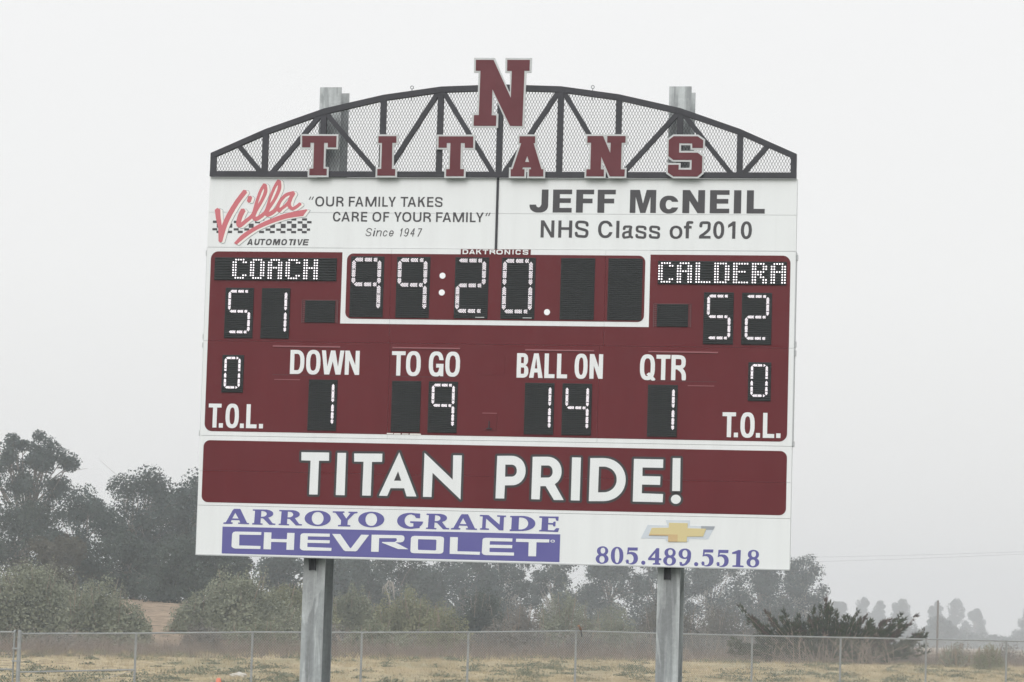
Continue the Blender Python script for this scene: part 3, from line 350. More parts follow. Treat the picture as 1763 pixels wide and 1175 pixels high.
    'phone': '!5297,4660,-12,-2,-22,1,-23,7,-15,9,-8,8,-6,9,-5,16,-1,12,4,18,10,16,10,10,-16,10,-14,16,-7,18,1,22,8,18,14,14,10,6,22,8,14,2,26,-1,26,-7,18,-10,9,-8,7,-10,6,-16,1,-12,-4,-20,-11,-16,-17,-14,13,-12,10,-18,3,-18,-4,-20,-6,-10,-11,-12,-10,-7;5275,4749,-10,-4,-9,-9,-5,-16,-1,-14,4,-14,7,-10,8,-5,14,-2,10,3,11,10,5,12,1,18,-3,12,-8,12,-12,6;5279,4862,-14,1,-14,-7,-7,-10,-5,-14,-1,-18,5,-18,8,-10,12,-6,14,0,14,6,8,10,6,16,0,16,-5,18,-7,10;!5460,4661,-16,1,-13,5,-19,13,-10,11,-8,14,-9,28,-3,38,4,38,11,28,9,14,10,10,20,12,14,4,14,1,16,-2,12,-4,20,-13,10,-12,12,-24,5,-18,2,-38,-4,-38,-11,-28,-8,-12,-10,-11,-20,-13,-14,-3;5464,4861,-6,-1,-6,-4,-7,-9,-4,-10,-7,-32,-2,-34,0,-34,6,-34,3,-10,7,-10,6,-4,6,-1,6,1,5,4,11,18,7,34,3,34,-1,34,-6,34,-9,18,-6,5;!5719,4663,-124,1,-1,1,-6,70,-2,4,0,14,3,1,10,-5,18,-3,18,2,14,7,12,12,7,16,2,10,1,22,-5,18,-4,8,-9,11,-16,9,-18,3,-18,-3,12,-4,-6,-39,-28,-2,-2,28,-8,-18,-4,-1,5,14,9,12,0,16,14,-3,12,6,14,5,26,2,16,-1,14,-4,19,-9,11,-9,7,-9,11,-22,3,-26,-5,-28,-12,-22,-16,-15,-24,-10,-28,-3,-16,2,-16,4,-1,-2,5,-21,104,-1,4,-36;!5768,4851,2,10,6,9,8,5,10,2,10,-2,9,-6,5,-8,2,-10,-2,-10,-6,-9,-8,-5,-10,-2,-10,2,-9,6,-5,8;!5991,4664,-34,0,-105,129,3,22,2,1,83,1,0,32,-25,6,-2,16,94,0,2,-16,-19,-8,0,-30,1,-2,28,-1,1,-21,-28,-6,-1,-2;5941,4723,0,62,-2,2,-48,-2;!6149,4661,-12,-2,-22,1,-24,7,-14,9,-8,8,-6,9,-5,16,-1,12,4,18,5,10,14,14,0,2,-16,10,-14,16,-6,18,1,20,7,18,9,10,16,12,22,7,26,2,14,-1,14,-3,20,-8,19,-15,9,-16,3,-10,0,-20,-4,-12,-11,-15,-17,-13,14,-12,10,-18,3,-18,-4,-20,-10,-15,-8,-8,-16,-9;6137,4750,-14,-1,-10,-5,-7,-11,-4,-12,0,-14,4,-16,9,-10,10,-4,14,0,10,5,8,11,4,12,0,14,-4,16,-10,11;6115,4781,14,-1,14,7,9,12,4,14,0,16,-5,18,-10,11,-12,5,-12,0,-14,-6,-8,-10,-5,-16,0,-16,5,-18,7,-10;!6338,4663,-14,-2,-24,1,-26,7,-11,6,-14,12,-12,20,-3,22,4,19,6,12,14,15,18,10,14,4,24,2,26,-4,1,2,-1,10,-24,44,-26,12,-3,0,-11,-25,-29,-1,9,44,36,7,48,-19,37,-38,13,-50,2,-48,-1,-12,-7,-18,-8,-11,-16,-13;6316,4772,-12,-2,-12,-9,-8,-18,-2,-16,1,-16,7,-18,12,-11,12,-3,12,3,11,9,6,12,3,22,-1,18,-6,16,-9,9;!6433,4848,1,12,4,8,8,6,8,3,10,-1,10,-4,6,-7,4,-9,0,-10,-5,-10,-7,-6,-10,-4,-10,0,-10,5,-6,7;!6670,4664,-124,1,-2,1,-6,70,-2,4,1,14,3,1,18,-8,10,0,18,2,14,7,11,12,6,14,3,12,0,20,-4,20,-13,18,-15,9,-18,3,-18,-2,11,-6,-5,-38,-28,-2,-2,2,0,26,-9,-18,-3,0,4,12,9,14,1,15,14,-3,24,11,14,2,28,-1,26,-8,18,-13,8,-10,10,-21,3,-28,-4,-26,-12,-22,-17,-16,-22,-9,-28,-3,-16,2,-16,4,-1,-2,5,-22,102,0;!6859,4665,-124,1,-2,2,-5,70,-3,4,1,14,3,0,18,-7,10,-1,18,2,14,8,11,12,6,14,3,12,0,20,-5,20,-12,18,-15,9,-18,3,-18,-2,11,-6,-5,-38,-28,-2,-2,2,0,26,-9,-18,-3,0,4,12,8,12,2,17,12,-4,14,7,22,6,32,-1,14,-3,20,-10,10,-8,8,-10,9,-20,4,-28,-5,-26,-11,-22,-17,-16,-22,-10,-28,-2,-16,1,-16,4,-1,-1,5,-22,102,0;!7010,4663,-28,-1,-78,32,2,19,51,-3,-2,140,-3,2,-40,4,-1,16,137,2,3,-2,-1,-15,-42,-5,4,-186;!7192,4658,-12,-2,-22,0,-24,7,-14,9,-8,8,-6,9,-6,16,0,20,3,10,9,14,11,10,-17,12,-13,14,-7,18,1,22,7,16,8,10,16,12,22,8,14,2,26,0,26,-7,17,-11,9,-8,7,-10,5,-16,0,-20,-3,-12,-11,-16,-17,-12,15,-13,9,-17,3,-18,-4,-20,-5,-10,-11,-12,-10,-6;7178,4673,10,3,9,9,4,12,1,18,-3,14,-7,10,-8,5,-14,2,-10,-3,-10,-10,-5,-12,-1,-18,2,-12,8,-12,12,-6;7170,4776,13,5,8,10,6,16,0,18,-4,16,-8,10,-13,7,-12,1,-12,-5,-11,-11,-5,-16,0,-18,4,-16,8,-10,12,-6',
    'emblem_rim': '!6064,4312,306,-4,-2,67,315,1,-81,162,-234,0,-11,37,-286,-1,-5,-29,-220,1,-91,0,83,-170,250,2',
    'emblem_face': '!6106,4344,235,0,0,63,233,1,-36,97,-202,7,-2,66,-233,2,-1,-74,-244,1,35,-94,213,-7',
    'script_face': '!385,635,6,9,11,8,13,6,14,0,10,-2,11,-4,26,-20,39,-34,49,-39,22,-20,11,15,11,9,11,6,14,3,13,0,14,-4,12,-5,27,-16,34,-26,24,-23,9,8,11,5,12,4,12,0,19,-5,23,-11,33,-21,19,-15,21,-22,3,5,14,11,18,1,10,-5,7,-5,20,-23,39,-28,23,-21,6,11,13,17,21,17,21,8,12,1,14,-2,9,-3,19,-10,30,-20,42,-36,1,-1,-5,-24,-26,-8,-33,30,-32,21,-19,9,-3,1,-4,-4,-10,-10,-7,-14,-1,-10,1,-15,5,-21,6,-8,-1,-7,8,-23,33,-60,-9,-16,1,-5,-19,-16,-63,15,-33,12,-15,8,-26,22,-30,34,-25,37,-12,22,-17,46,-17,26,-13,13,-19,14,-28,17,-17,8,-1,-1,19,-39,51,-77,37,-67,27,-59,19,-54,2,-19,0,-32,-8,-57,-14,-7,-4,-8,-29,-3,-36,57,-22,45,-14,36,-37,102,-12,41,-21,79,-10,29,-6,12,-16,23,-33,28,-33,22,-19,11,-12,3,-3,-6,1,-11,14,-39,17,-34,48,-83,32,-64,22,-51,9,-32,2,-18,-1,-30,-10,-52,-13,-6,-6,-8,-28,-3,-36,57,-27,62,-36,114,-31,127,-7,20,-8,15,-9,13,-22,23,-103,80,7,-35,13,-42,35,-71,-22,-33,-39,3,-24,48,-12,26,-12,40,-8,41,-2,25,1,21;913,101,2,2,0,15,-4,25,-8,30,-13,36,-32,72,-19,30,-19,27,3,-18,11,-39,29,-79,29,-69;730,148,1,16,-2,23,-12,42,-35,79,-25,41,5,-24,17,-59,22,-69,12,-25;1081,235,-15,30,-18,48,-41,45,-55,42,-5,-14,13,-40,9,-18,22,-31,27,-30,18,-15,23,-11;!493,170,-36,-5,-1,1,-63,81,-45,63,-52,85,-47,86,-36,76,-15,38,-12,37,-20,-106,-5,-47,-4,-57,-40,-19,-34,25,19,107,30,111,8,37,5,63,4,90,22,19,29,-10,34,-139,21,-69,28,-71,37,-75,35,-64,48,-81,42,-60,63,-83;!531,333,30,-8,18,-59,-23,-24,-33,8,-14,61;!1321,421,-18,-6,-162,31,-108,25,-58,18,-54,19,-99,40,-66,28,-60,30,-89,48,-73,44,-45,30,-37,29,-19,18,-31,34,-44,51,35,21,96,-80,69,-52,55,-37,42,-25,48,-24,51,-23,78,-32,75,-28,53,-18,50,-15,50,-13,86,-15,118,-16',
    'script_edge': '!417,655,13,11,16,6,15,1,12,-3,11,-4,20,-14,47,-42,65,-52,19,18,13,7,16,4,15,-1,15,-4,13,-6,26,-15,25,-18,32,-28,4,4,12,7,14,3,22,-1,12,-4,24,-12,32,-20,20,-15,17,-17,15,12,20,1,13,-5,9,-8,20,-21,32,-24,23,-20,9,13,10,12,19,14,12,6,13,4,14,1,13,-2,11,-4,19,-10,31,-20,44,-38,1,-5,-5,-26,-5,-5,-24,-7,-4,0,-42,36,-33,20,-8,4,-3,-2,-10,-12,-5,-10,-1,-12,3,-18,3,-9,7,-10,-1,-9,7,-20,33,-60,1,-4,-8,-15,-2,-8,-22,-19,-51,11,-33,10,-18,7,-17,9,-25,21,-30,36,-25,36,-13,24,-17,47,-15,22,-10,11,-13,11,-36,21,-2,-1,12,-22,50,-75,38,-69,27,-59,19,-55,3,-20,0,-33,-9,-60,-15,-9,-3,-6,-3,-3,-35,-3,-3,3,-36,58,-21,44,-16,38,-36,102,-12,40,-21,80,-10,27,-6,12,-14,21,-24,22,-39,27,-26,13,0,-7,5,-16,20,-45,54,-95,40,-81,14,-34,10,-33,2,-18,-1,-32,-11,-55,-15,-8,-3,-6,-3,-3,-34,-3,-4,3,-35,57,-9,17,-19,45,-36,115,-32,129,-12,30,-9,14,-22,22,-89,69,7,-28,10,-31,35,-73,-25,-38,-4,-1,-39,3,-5,3,-25,48,-12,29,-8,25,-10,42,-3,27,-1,24,4,21,4,11;938,129,0,9,-6,27,-17,51,-32,70,-17,28,0,-2,6,-21,28,-78,23,-54;755,174,-1,19,-7,27,-18,47,-23,51,10,-42,16,-53,11,-28;1097,254,1,1,-11,25,-13,38,-40,43,-19,15,-27,20,-2,0,-1,-3,16,-45,27,-39,17,-20,18,-17,18,-12;!529,173,-41,-6,-4,2,-64,81,-32,44,-53,84,-49,87,-39,79,-27,68,-2,-1,-14,-77,-10,-107,-3,-3,-43,-19,-40,30,19,109,30,111,8,38,5,61,4,92,2,4,23,20,6,0,27,-9,4,-3,36,-143,20,-67,28,-71,47,-94,36,-65,38,-61,41,-59,63,-84,0,-5;!560,348,33,-8,3,-1,21,-63,-2,-6,-26,-27,-36,9,-5,4,-14,65;!1358,426,-3,-3,-21,-6,-162,31,-109,25,-59,18,-54,19,-99,40,-66,28,-61,30,-89,49,-73,43,-45,30,-39,31,-34,34,-60,70,-1,6,3,3,35,21,6,0,97,-81,69,-51,56,-38,42,-25,46,-23,51,-23,78,-32,126,-46,51,-15,50,-13,85,-15,120,-16,59,-84,1,-3',
    'script_shadow': '!421,652,11,9,15,6,14,0,10,-2,11,-4,26,-20,39,-34,49,-39,21,-19,1,1,10,13,11,9,12,6,12,3,15,0,26,-9,27,-16,34,-26,24,-23,9,8,11,6,12,3,21,-1,22,-10,33,-19,30,-22,20,-20,16,14,20,1,10,-4,5,-5,22,-24,39,-28,21,-20,12,19,9,10,18,14,11,5,13,4,12,1,12,-1,11,-4,19,-10,30,-20,42,-36,1,-1,-5,-25,-27,-8,-33,29,-27,18,-23,12,-3,1,-4,-3,-9,-10,-8,-14,-1,-9,1,-17,5,-19,7,-9,-2,-8,8,-21,33,-61,-8,-15,0,-5,-19,-18,-64,15,-33,12,-15,8,-27,22,-29,35,-25,37,-13,23,-17,46,-16,24,-13,13,-12,10,-25,16,-24,12,-2,-1,13,-27,56,-86,37,-69,27,-57,13,-36,6,-19,2,-18,0,-33,-8,-57,-14,-7,-4,-9,-30,-2,-29,43,-15,27,-30,69,-36,101,-12,40,-21,80,-10,28,-6,12,-15,23,-33,29,-33,22,-20,10,-10,3,-3,-4,1,-11,14,-39,17,-34,49,-84,31,-63,22,-51,10,-33,2,-17,-2,-30,-9,-52,-15,-8,-5,-8,-30,-2,-36,58,-27,60,-36,114,-31,129,-14,33,-9,14,-10,11,-23,20,-42,31,-48,39,6,-32,13,-42,35,-72,-22,-33,-40,3,-25,48,-12,27,-8,25,-7,29,-6,39,-1,24,4,19,4,11;944,112,1,3,0,12,-4,25,-8,30,-13,36,-33,72,-33,52,2,-13,10,-39,29,-79,29,-69;761,158,0,15,-1,21,-13,42,-34,80,-16,28,-5,8,-2,0,26,-95,17,-51,12,-25;1109,244,0,1,-17,38,-13,37,-42,45,-53,40,-5,-11,13,-39,9,-18,22,-31,18,-22,20,-18,18,-11;!525,177,-38,-4,-63,81,-45,63,-53,86,-46,85,-36,77,-26,70,-19,-100,-5,-47,-5,-58,-40,-19,-36,26,19,107,30,111,9,37,5,62,3,91,22,19,29,-8,2,-2,34,-139,21,-69,28,-71,37,-76,46,-83,38,-61,42,-60,62,-83;!561,342,32,-8,18,-59,-24,-26,-32,8,-2,2,-14,60;!1353,428,-19,-5,-161,30,-109,25,-59,18,-54,19,-97,39,-66,29,-62,30,-88,49,-74,43,-45,30,-36,29,-19,18,-32,34,-44,53,37,21,96,-80,69,-52,55,-37,42,-25,48,-24,51,-23,78,-33,126,-45,51,-15,51,-13,84,-15,120,-16',
    'checks': '!63,569,60,-1,1,31,-60,1;!60,667,65,0,1,29,-65,0;!201,569,64,-1,1,32,-64,0;!203,667,64,0,1,29,-64,0;!343,569,65,0,1,31,-65,0;!345,667,65,0,1,29,-65,0;!485,569,65,0,1,31,-65,0;!487,667,65,0,1,29,-65,0;!627,569,65,0,1,31,-65,0;!629,667,65,0,1,29,-65,0;!769,570,64,-1,1,31,-64,1;!771,667,64,0,1,29,-64,1;!911,570,64,0,1,30,-64,1;!913,667,64,0,1,29,-64,1;!1052,570,64,0,1,31,-64,0;!1054,667,64,0,1,29,-64,1;!1193,570,64,0,2,31,-64,0;!1195,667,64,0,1,29,-64,1;!113,539,65,0,2,28,-66,0;!116,608,65,-1,2,53,-65,1;!116,700,65,0,1,30,-65,0;!256,538,65,0,1,28,-65,1;!259,607,65,0,2,53,-65,0;!259,700,65,-1,1,31,-65,0;!399,537,65,0,1,28,-65,1;!401,607,66,0,2,53,-66,0;!401,699,66,0,1,30,-65,1;!541,537,65,-1,1,29,-65,0;!544,607,65,-1,2,54,-65,0;!544,699,65,0,1,30,-65,0;!683,536,66,-1,1,29,-65,0;!686,607,65,-1,2,54,-65,0;!686,699,65,-1,1,30,-65,1;!826,535,65,0,1,28,-65,0;!828,606,65,0,2,53,-65,1;!828,698,65,0,1,30,-65,0;!968,534,65,0,1,28,-65,1;!970,606,65,-1,2,54,-65,1;!970,698,65,0,1,30,-65,0;!1109,533,65,0,1,29,-65,0;!1112,606,65,-1,2,54,-65,0;!1112,698,65,-1,1,30,-65,1;!1251,533,65,-1,1,29,-65,0;!1254,605,64,0,2,54,-64,0;!1253,697,65,0,1,30,-64,0;!1318,567,59,0,2,30,-60,1;!1318,664,43,0,1,29,-43,1',
    'first_t_face': '!1236,-529,455,2,0,148,-110,0,-2,-59,-49,0,2,335,44,2,2,85,-229,0,-1,-86,51,0,-2,-337,-48,-1,1,60,-109,1',
    'first_t_rim': '!1212,-552,6,196,154,0,2,2,1,226,-1,2,-48,0,-2,2,2,131,274,1,2,-2,-2,-128,-2,-2,-43,-2,-1,-288,2,0,0,2,2,54,2,2,154,0,0,-194',
    'first_i_face': '!2244,-525,236,0,1,86,-52,0,5,338,45,2,0,86,-234,-1,0,-85,49,-2,0,-337,-48,0',
    'first_i_rim': '!2503,10,-1,-131,-43,-2,-2,-2,-4,-288,2,-2,48,0,2,-2,-1,-130,-1,-2,-280,0,-2,2,2,132,46,0,2,2,-1,288,-1,2,-48,2,1,130',
    'second_t_face': '!3033,-523,451,0,2,147,-107,0,-3,-60,-51,-1,2,337,48,1,0,89,-230,1,0,-90,45,0,0,-338,-48,0,0,60,-107,0',
    'second_t_rim': '!3124,15,274,-2,1,-134,-1,-1,-46,-1,-1,-2,-2,-288,5,0,4,61,152,-1,-3,-192,-1,-2,-494,1,-2,1,2,190,152,2,2,-2,0,-58,1,288,-1,2,-42,0,-3,2,0,134',
    'letter_a_face': '!4084,-525,202,0,1,89,-19,0,110,334,25,1,1,92,-184,0,0,-91,25,-1,-5,-24,-101,0,-7,24,28,1,0,90,-176,0,-1,-90,23,-1,103,-335,-25,-1;4191,-271,26,77,-53,-1',
    'letter_a_rim': '!4061,-549,0,132,2,3,14,1,-88,288,-30,2,1,136,223,0,0,-112,2,-3,10,1,2,2,0,113,230,0,0,-135,-2,-2,-30,-3,-94,-287,8,0,2,-2,-2,-134',
    'letter_n_face': '!4958,-529,201,0,97,218,3,-132,-45,0,-1,-86,234,1,-1,85,-47,0,-2,340,50,2,-2,88,-188,0,-115,-251,-1,162,40,2,0,87,-225,0,1,-89,49,0,1,-341,-48,0',
    'letter_n_rim': '!5471,-551,-281,-1,-1,2,0,36,-14,-37,-2,-1,-236,0,-2,2,0,130,46,0,2,2,-1,290,-1,3,-47,1,-1,134,2,1,268,-1,1,-2,1,-92,38,95,225,-1,2,-132,-50,-4,2,-292,48,-2;5243,-371,-18,-47,2,-2,8,2,9,44;5155,-209,32,83,0,2,-20,0,-2,-2',
    'letter_s_face': '!6060,-527,304,2,71,51,-2,97,-134,-1,-3,-58,-164,-1,0,120,236,0,60,46,-1,207,-57,50,-304,-1,-70,-48,0,-99,136,-1,-2,63,164,0,1,-125,-234,-1,-63,-47,-1,-205',
    'letter_s_rim': '!5973,-50,87,59,318,1,72,-62,2,-230,-76,-59,-220,0,-1,-71,3,-1,116,1,4,57,178,1,2,-132,-88,-62,-316,-2,-80,60,2,229,78,58,216,2,2,3,-2,74,-115,0,1,-60,-2,-2,-180,0,-2,2',
    'large_n_face': '!3488,-1514,230,2,238,492,4,-348,-61,-2,-2,-142,292,2,-1,140,-65,0,-8,714,-158,-2,-242,-473,-1,335,61,3,0,135,-291,-2,1,-138,63,0,5,-574,-62,0',
    'large_n_rim': '!4216,-1535,-342,-3,-3,1,3,192,58,2,2,2,8,261,-208,-458,-272,-3,4,194,58,1,3,1,-4,520,-64,2,-1,188,343,2,0,-184,-59,-3,-2,-3,-11,-244,1,-4,211,438,200,2,8,-712,64,-2',
}


def shape(key):
    """decode a traced outline set: groups of [outer, hole, ...] in metres on the sign"""
    groups = []
    for s in SHAPES[key].split(';'):
        new = s[0] == '!'
        q = [int(t) for t in s.lstrip('!').split(',')]
        x, y, l = 0, 0, []
        for i in range(0, len(q), 2):
            x += q[i]
            y += q[i + 1]
            l.append((x / 1000, y / 1000))
        if new: groups.append([l])
        else: groups[-1].append(l)
    return groups


WORDGAP = {'slogan_a': .045, 'slogan_b': .045, 'since': .05, 'name': .12, 'class_year': .10, 'to_go': .09, 'ball_on': .07, 'pride_edge': .2, 'pride_face': .25, 'dealer_city': .10, 'phone': .2}


def lettering(key, m, parent, yf, yb, name='lettering', only=None):
    gs = sorted(shape(key), key=lambda g: min(p[0] for p in g[0]))
    words, end = [], None
    gap = WORDGAP.get(key, 99)
    for g in gs:
        u0, u1 = min(p[0] for p in g[0]), max(p[0] for p in g[0])
        if end is None or u0 - end > gap:
            words.append([])
            end = u1
        words[-1].append(g)
        end = max(end, u1)
    for w_ in words:
        mb = MB()
        for g in w_: mb.prism(g, yf, yb)
        o = mb.build(name, m, parent)
    return o


# ------------------------------------------------------------------ the scoreboard
W = 7.62
sb = empty('scoreboard', (0, .4, 0), 'large maroon and white football scoreboard on two steel posts under a black arched truss', 'scoreboard')


def panel(name, u0, v0, u1, v1, depth, label=None):
    return MB().box(u0 - 3.81, 0, TOP - v1, u1 - 3.81, depth, TOP - v0).build(name, M['white'], sb, label)


# sponsor boards above the cabinet
p_top = panel('sign_panel', 0, 0.0, W, .4565, .13, 'upper white sponsor board')
p_top2 = panel('sign_panel', 0, .4600, W, .9130, .13, 'lower white sponsor board')
MB().box(3.79 - 3.81, -.014, TOP - .913, 3.82 - 3.81, .02, TOP + .002).build('divider_strip', M['black'], sb)
# cabinet of six sections
secs = [(0, .9175, 2.4485, 2.132), (2.4515, .9175, 5.2195, 2.132), (5.2225, .9175, W, 2.132),
        (0, 2.135, 2.4655, 3.3575), (2.4685, 2.135, 5.1665, 3.3575), (5.1695, 2.135, W, 3.3575)]
cabs = []
MB().box(.01 - 3.81, .03, TOP - 4.885, 7.61 - 3.81, .12, TOP - .01).build('backing_frame', M['black'], sb)
field = rrect(.055, .970, 7.557, 3.303, (.10, .10, .10, .10))
clock = rrect(1.803, .90, 5.790, 1.890, (0, 0, 0, 0))
clock_in = rrect(1.866, .985, 5.727, 1.828, (.085, .085, .085, .085))
for s in secs:
    c = panel('cabinet_section', *s, .19)
    cabs.append(c)
    g = -.0004
    cl = (s[0] + g, s[1] + g, s[2] - g, s[3] - g)
    for nm, poly, y, m in (('painted_field', field, -.003, 'maroon'), ('clock_border', clock, -.006, 'white'), ('clock_field', clock_in, -.009, 'maroon')):
        P = clip(poly, *cl)
        if P: MB().prism([P], y, .001).build(nm, M[m], c, fix=True)
# banner with the slogan
pr = rrect(.052, 3.420, 7.562, 4.219, (.085, .085, .085, .085))
banner = []
for v0, v1 in ((3.3615, 3.8105), (3.8130, 4.2560)):
    b = panel('banner_panel', 0, v0, W, v1, .13)
    banner.append(b)
    MB().prism([clip(pr, 0.001, v0 - .0004, W - .001, v1 + .0004)], -.003, .001).build('painted_field', M['maroon'], b, fix=True)
p_bot = panel('sign_panel', 0, 4.2600, W, 4.894, .13, 'white dealer board along the bottom')
MB().box(.0 - 3.81, -.006, TOP - 4.900, 7.62 - 3.81, .135, TOP - 4.886).build('edge_trim', M['side'], p_bot)
for s in (-1, 1):       # side trims of the cabinet
    x = 3.8105 * s
    MB().box(min(x, x + .006 * s), .004, TOP - 3.357, max(x, x + .006 * s), .19, TOP - .918).build('side_trim', M['side'], sb)
    for v in (.99, 2.08, 2.19, 3.33):
        MB().box(min(x + .007 * s, x + .026 * s), .03, TOP - v - .035, max(x + .007 * s, x + .026 * s), .09, TOP - v + .035).build('latch', M['side'], sb)

# printed lettering, thin cut vinyl
half = lambda k: (lambda p: (p[1] < .458) == (k == 0))
lettering('slogan_a', M['vinyl_black'], p_top, -.003, .001)
lettering('slogan_b', M['vinyl_black'], p_top2, -.003, .001)
lettering('since', M['vinyl_black'], p_top2, -.003, .001)
lettering('name', M['vinyl_black'], p_top, -.003, .001)
lettering('class_year', M['vinyl_black'], p_top2, -.003, .001)
lettering('dealer_word', M['vinyl_black'], p_top2, -.003, .001)
lettering('checks', M['vinyl_black'], p_top2, -.0025, .001, 'checker_band')
lettering('script_edge', M['teal'], p_top2, -.004, .001, 'script_outline')
lettering('script_shadow', M['cream'], p_top2, -.0055, .001, 'script_shadow')
lettering('script_face', M['pink'], p_top2, -.007, .001, 'script_logo')
tab = MB().prism([[(3.352, .9190), (4.256, .9190), (4.256, .995), (3.352, .995)]], -.0115, .001).build('maker_tab', M['maroon'], cabs[1], fix=True)
lettering('maker', M['white'], cabs[1], -.014, .001)
for k, i in (('down', 3), ('to_go', 4), ('ball_on', 4), ('quarter', 5), ('left_timeouts', 3), ('right_timeouts', 5)):
    lettering(k, M['white'], cabs[i], -.006, .001)
lettering('pride_edge', M['charcoal'], banner[1], -.006, .001, 'lettering_outline')
lettering('pride_face', M['white'], banner[1], -.009, .001)
lettering('dealer_city', M['purple'], p_bot, -.003, .001)
lettering('dealer_bar', M['purple'], p_bot, -.0028, .001, 'lettering_bar')
lettering('dealer_make', M['white'], p_bot, -.006, .001)
lettering('phone', M['purple'], p_bot, -.003, .001)


# ---- emblem: gold cross with bevelled metal rim
def emblem():
    rim = shape('emblem_rim')[0][0]
    fc = shape('emblem_face')[0][0]
    MB().prism([rim], -.003, .001).build('emblem_rim', M['chrome_vinyl'], p_bot, fix=True)
    cx = sum(p[0] for p in fc) / len(fc)
    cv = sum(p[1] for p in fc) / len(fc)
    MB().prism([fc], -.010, .001).build('emblem_face', M['gold'], p_bot, fix=True)
    lo = clip(fc, 0, cv + .03, cx, 9)
    MB().prism([lo], -.0115, .001).build('emblem_shade', M['gold_dark'], p_bot, fix=True)
    dk = MB()
    for i, j in ((0, 10), (10, 9), (3, 4), (7, 6), (2, 1)):
        pass
    l = [clip(rim, 5.60, 4.45, 5.67, 4.80), clip(rim, 6.51, 4.30, 6.75, 4.42)]
    for q in l:
        if q: dk.prism([q], -.0045, .001)
    dk.build('emblem_bevel', M['chrome_dark'], p_bot, fix=True)


emblem()


# ---- LED displays
def hexdot(mb, u, v, r, y, tri=False):
    n = 3 if tri else 6
    vs = [(u - 3.81, y, TOP - v)]
    a0 = radians(90 if not tri else 90)
    P = []
    for k in range(n):
        t = a0 + 2 * pi * k / n
        P.append((u - 3.81 + r * cos(t), y, TOP - v + r * sin(t)))
    Q = [(p[0], y + .004, p[2]) for p in P]
    fs = [tuple(range(n))] + [(k, k + n, (k + 1) % n + n, (k + 1) % n) for k in range(n)]
    mb.add(P + Q, fs)


SEG = {'0': 'abcdef', '1': 'bc', '2': 'abged', '4': 'fgbc', '5': 'afgcd', '9': 'abfgc', '': ''}
META = {'clock': (.436, .785, .042, .378, .044, .690, .050, .0235, .0059), 'score': (.375, .652, .062, .325, .048, .575, .037, .0185, .0050),
        'small': (.284, .484, .048, .232, .040, .420, .032, .0170, .0047), 'aux': (.393, .284, 0, 0, 0, 0, 0, 0, 0)}
HOUSE = {}


def display(u0, v0, kind, digit, section):
    w, h, xl, xr, yt, yb, sw, pt, r = META[kind]
    key = kind
    if key not in HOUSE:
        hb = MB().box(u0 - 3.81, -.016, TOP - v0 - h, u0 + w - 3.81, .01, TOP - v0)
        fr = .004
        lv = MB()
        n = int(round(h / .0245))
        for i in range(n):
            z = TOP - v0 - (i + .25) * h / n
            lv.add([(u0 - 3.81 + fr, -.0165, z), (u0 + w - 3.81 - fr, -.0165, z), (u0 + w - 3.81 - fr, -.026, z - .006), (u0 - 3.81 + fr, -.026, z - .006),
                    (u0 - 3.81 + fr, -.0165, z - .010), (u0 + w - 3.81 - fr, -.0165, z - .010)],
                   [(0, 3, 2, 1), (3, 4, 5, 2), (0, 4, 3), (1, 2, 5)])
        m_ = int(round(w / .031))
        for i in range(1, m_):
            x = u0 - 3.81 + i * w / m_
            lv.box(x - .0016, -.0195, TOP - v0 - h + .004, x + .0016, -.0158, TOP - v0 - .004)
        a = hb.build('digit_display' if kind != 'aux' else 'blank_display', M['display'], sb)
        b = lv.build('louvers', M['fin'], a)
        HOUSE[key] = (a, b, u0, v0)
    else:
        pa, pb, bu, bv = HOUSE[key]
        a = pa.copy()
        C.objects.link(a)
        a.parent = sb
        ORG[a] = ORG[pa]
        a.location = (u0 - bu, 0, bv - v0)
        b = pb.copy()
        C.objects.link(b)
        b.parent = a
    bu, bv = HOUSE[key][2:]
    if kind == 'aux': return a
    cx = {}
    mb = MB()
    ym = (yt + yb) / 2 - .004
    hx = sw * .35
    segs = {'a': ((xl + hx, yt), (xr - hx, yt)), 'g': ((xl + hx, ym), (xr - hx, ym)), 'd': ((xl + hx, yb), (xr - hx, yb)),
            'f': ((xl, yt + hx), (xl, ym - hx)), 'b': ((xr, yt + hx), (xr, ym - hx)), 'e': ((xl, ym + hx), (xl, yb - hx)), 'c': ((xr, ym + hx), (xr, yb - hx))}
    for s in SEG[digit]:
        (x0, y0), (x1, y1) = segs[s]
        hor = abs(x1 - x0) > abs(y1 - y0)
        L = hypot(x1 - x0, y1 - y0)
        rows = 5 if kind == 'clock' else 5
        dp = (sw - 2 * r) / (rows - 1)
        for row in range(rows):
            off = (row - (rows - 1) / 2) * dp
            inset = abs(off) * .9
            nn = int(L / pt) + 2
            for k in range(-1, nn):
                t = (k + (.5 if row % 2 else 0)) * pt
                if t < inset or t > L - inset: continue
                fr_ = t / L
                if abs(fr_ - .37) < pt * .3 / L or abs(fr_ - .76) < pt * .3 / L: continue
                x, y = (x0 + t, y0 + off) if hor else (x0 + off, y0 + t)
                hexdot(mb, bu + x, bv + y, r, -.030)
    mb.build('lit_leds', M['led'], a, kind='stuff')
    return a


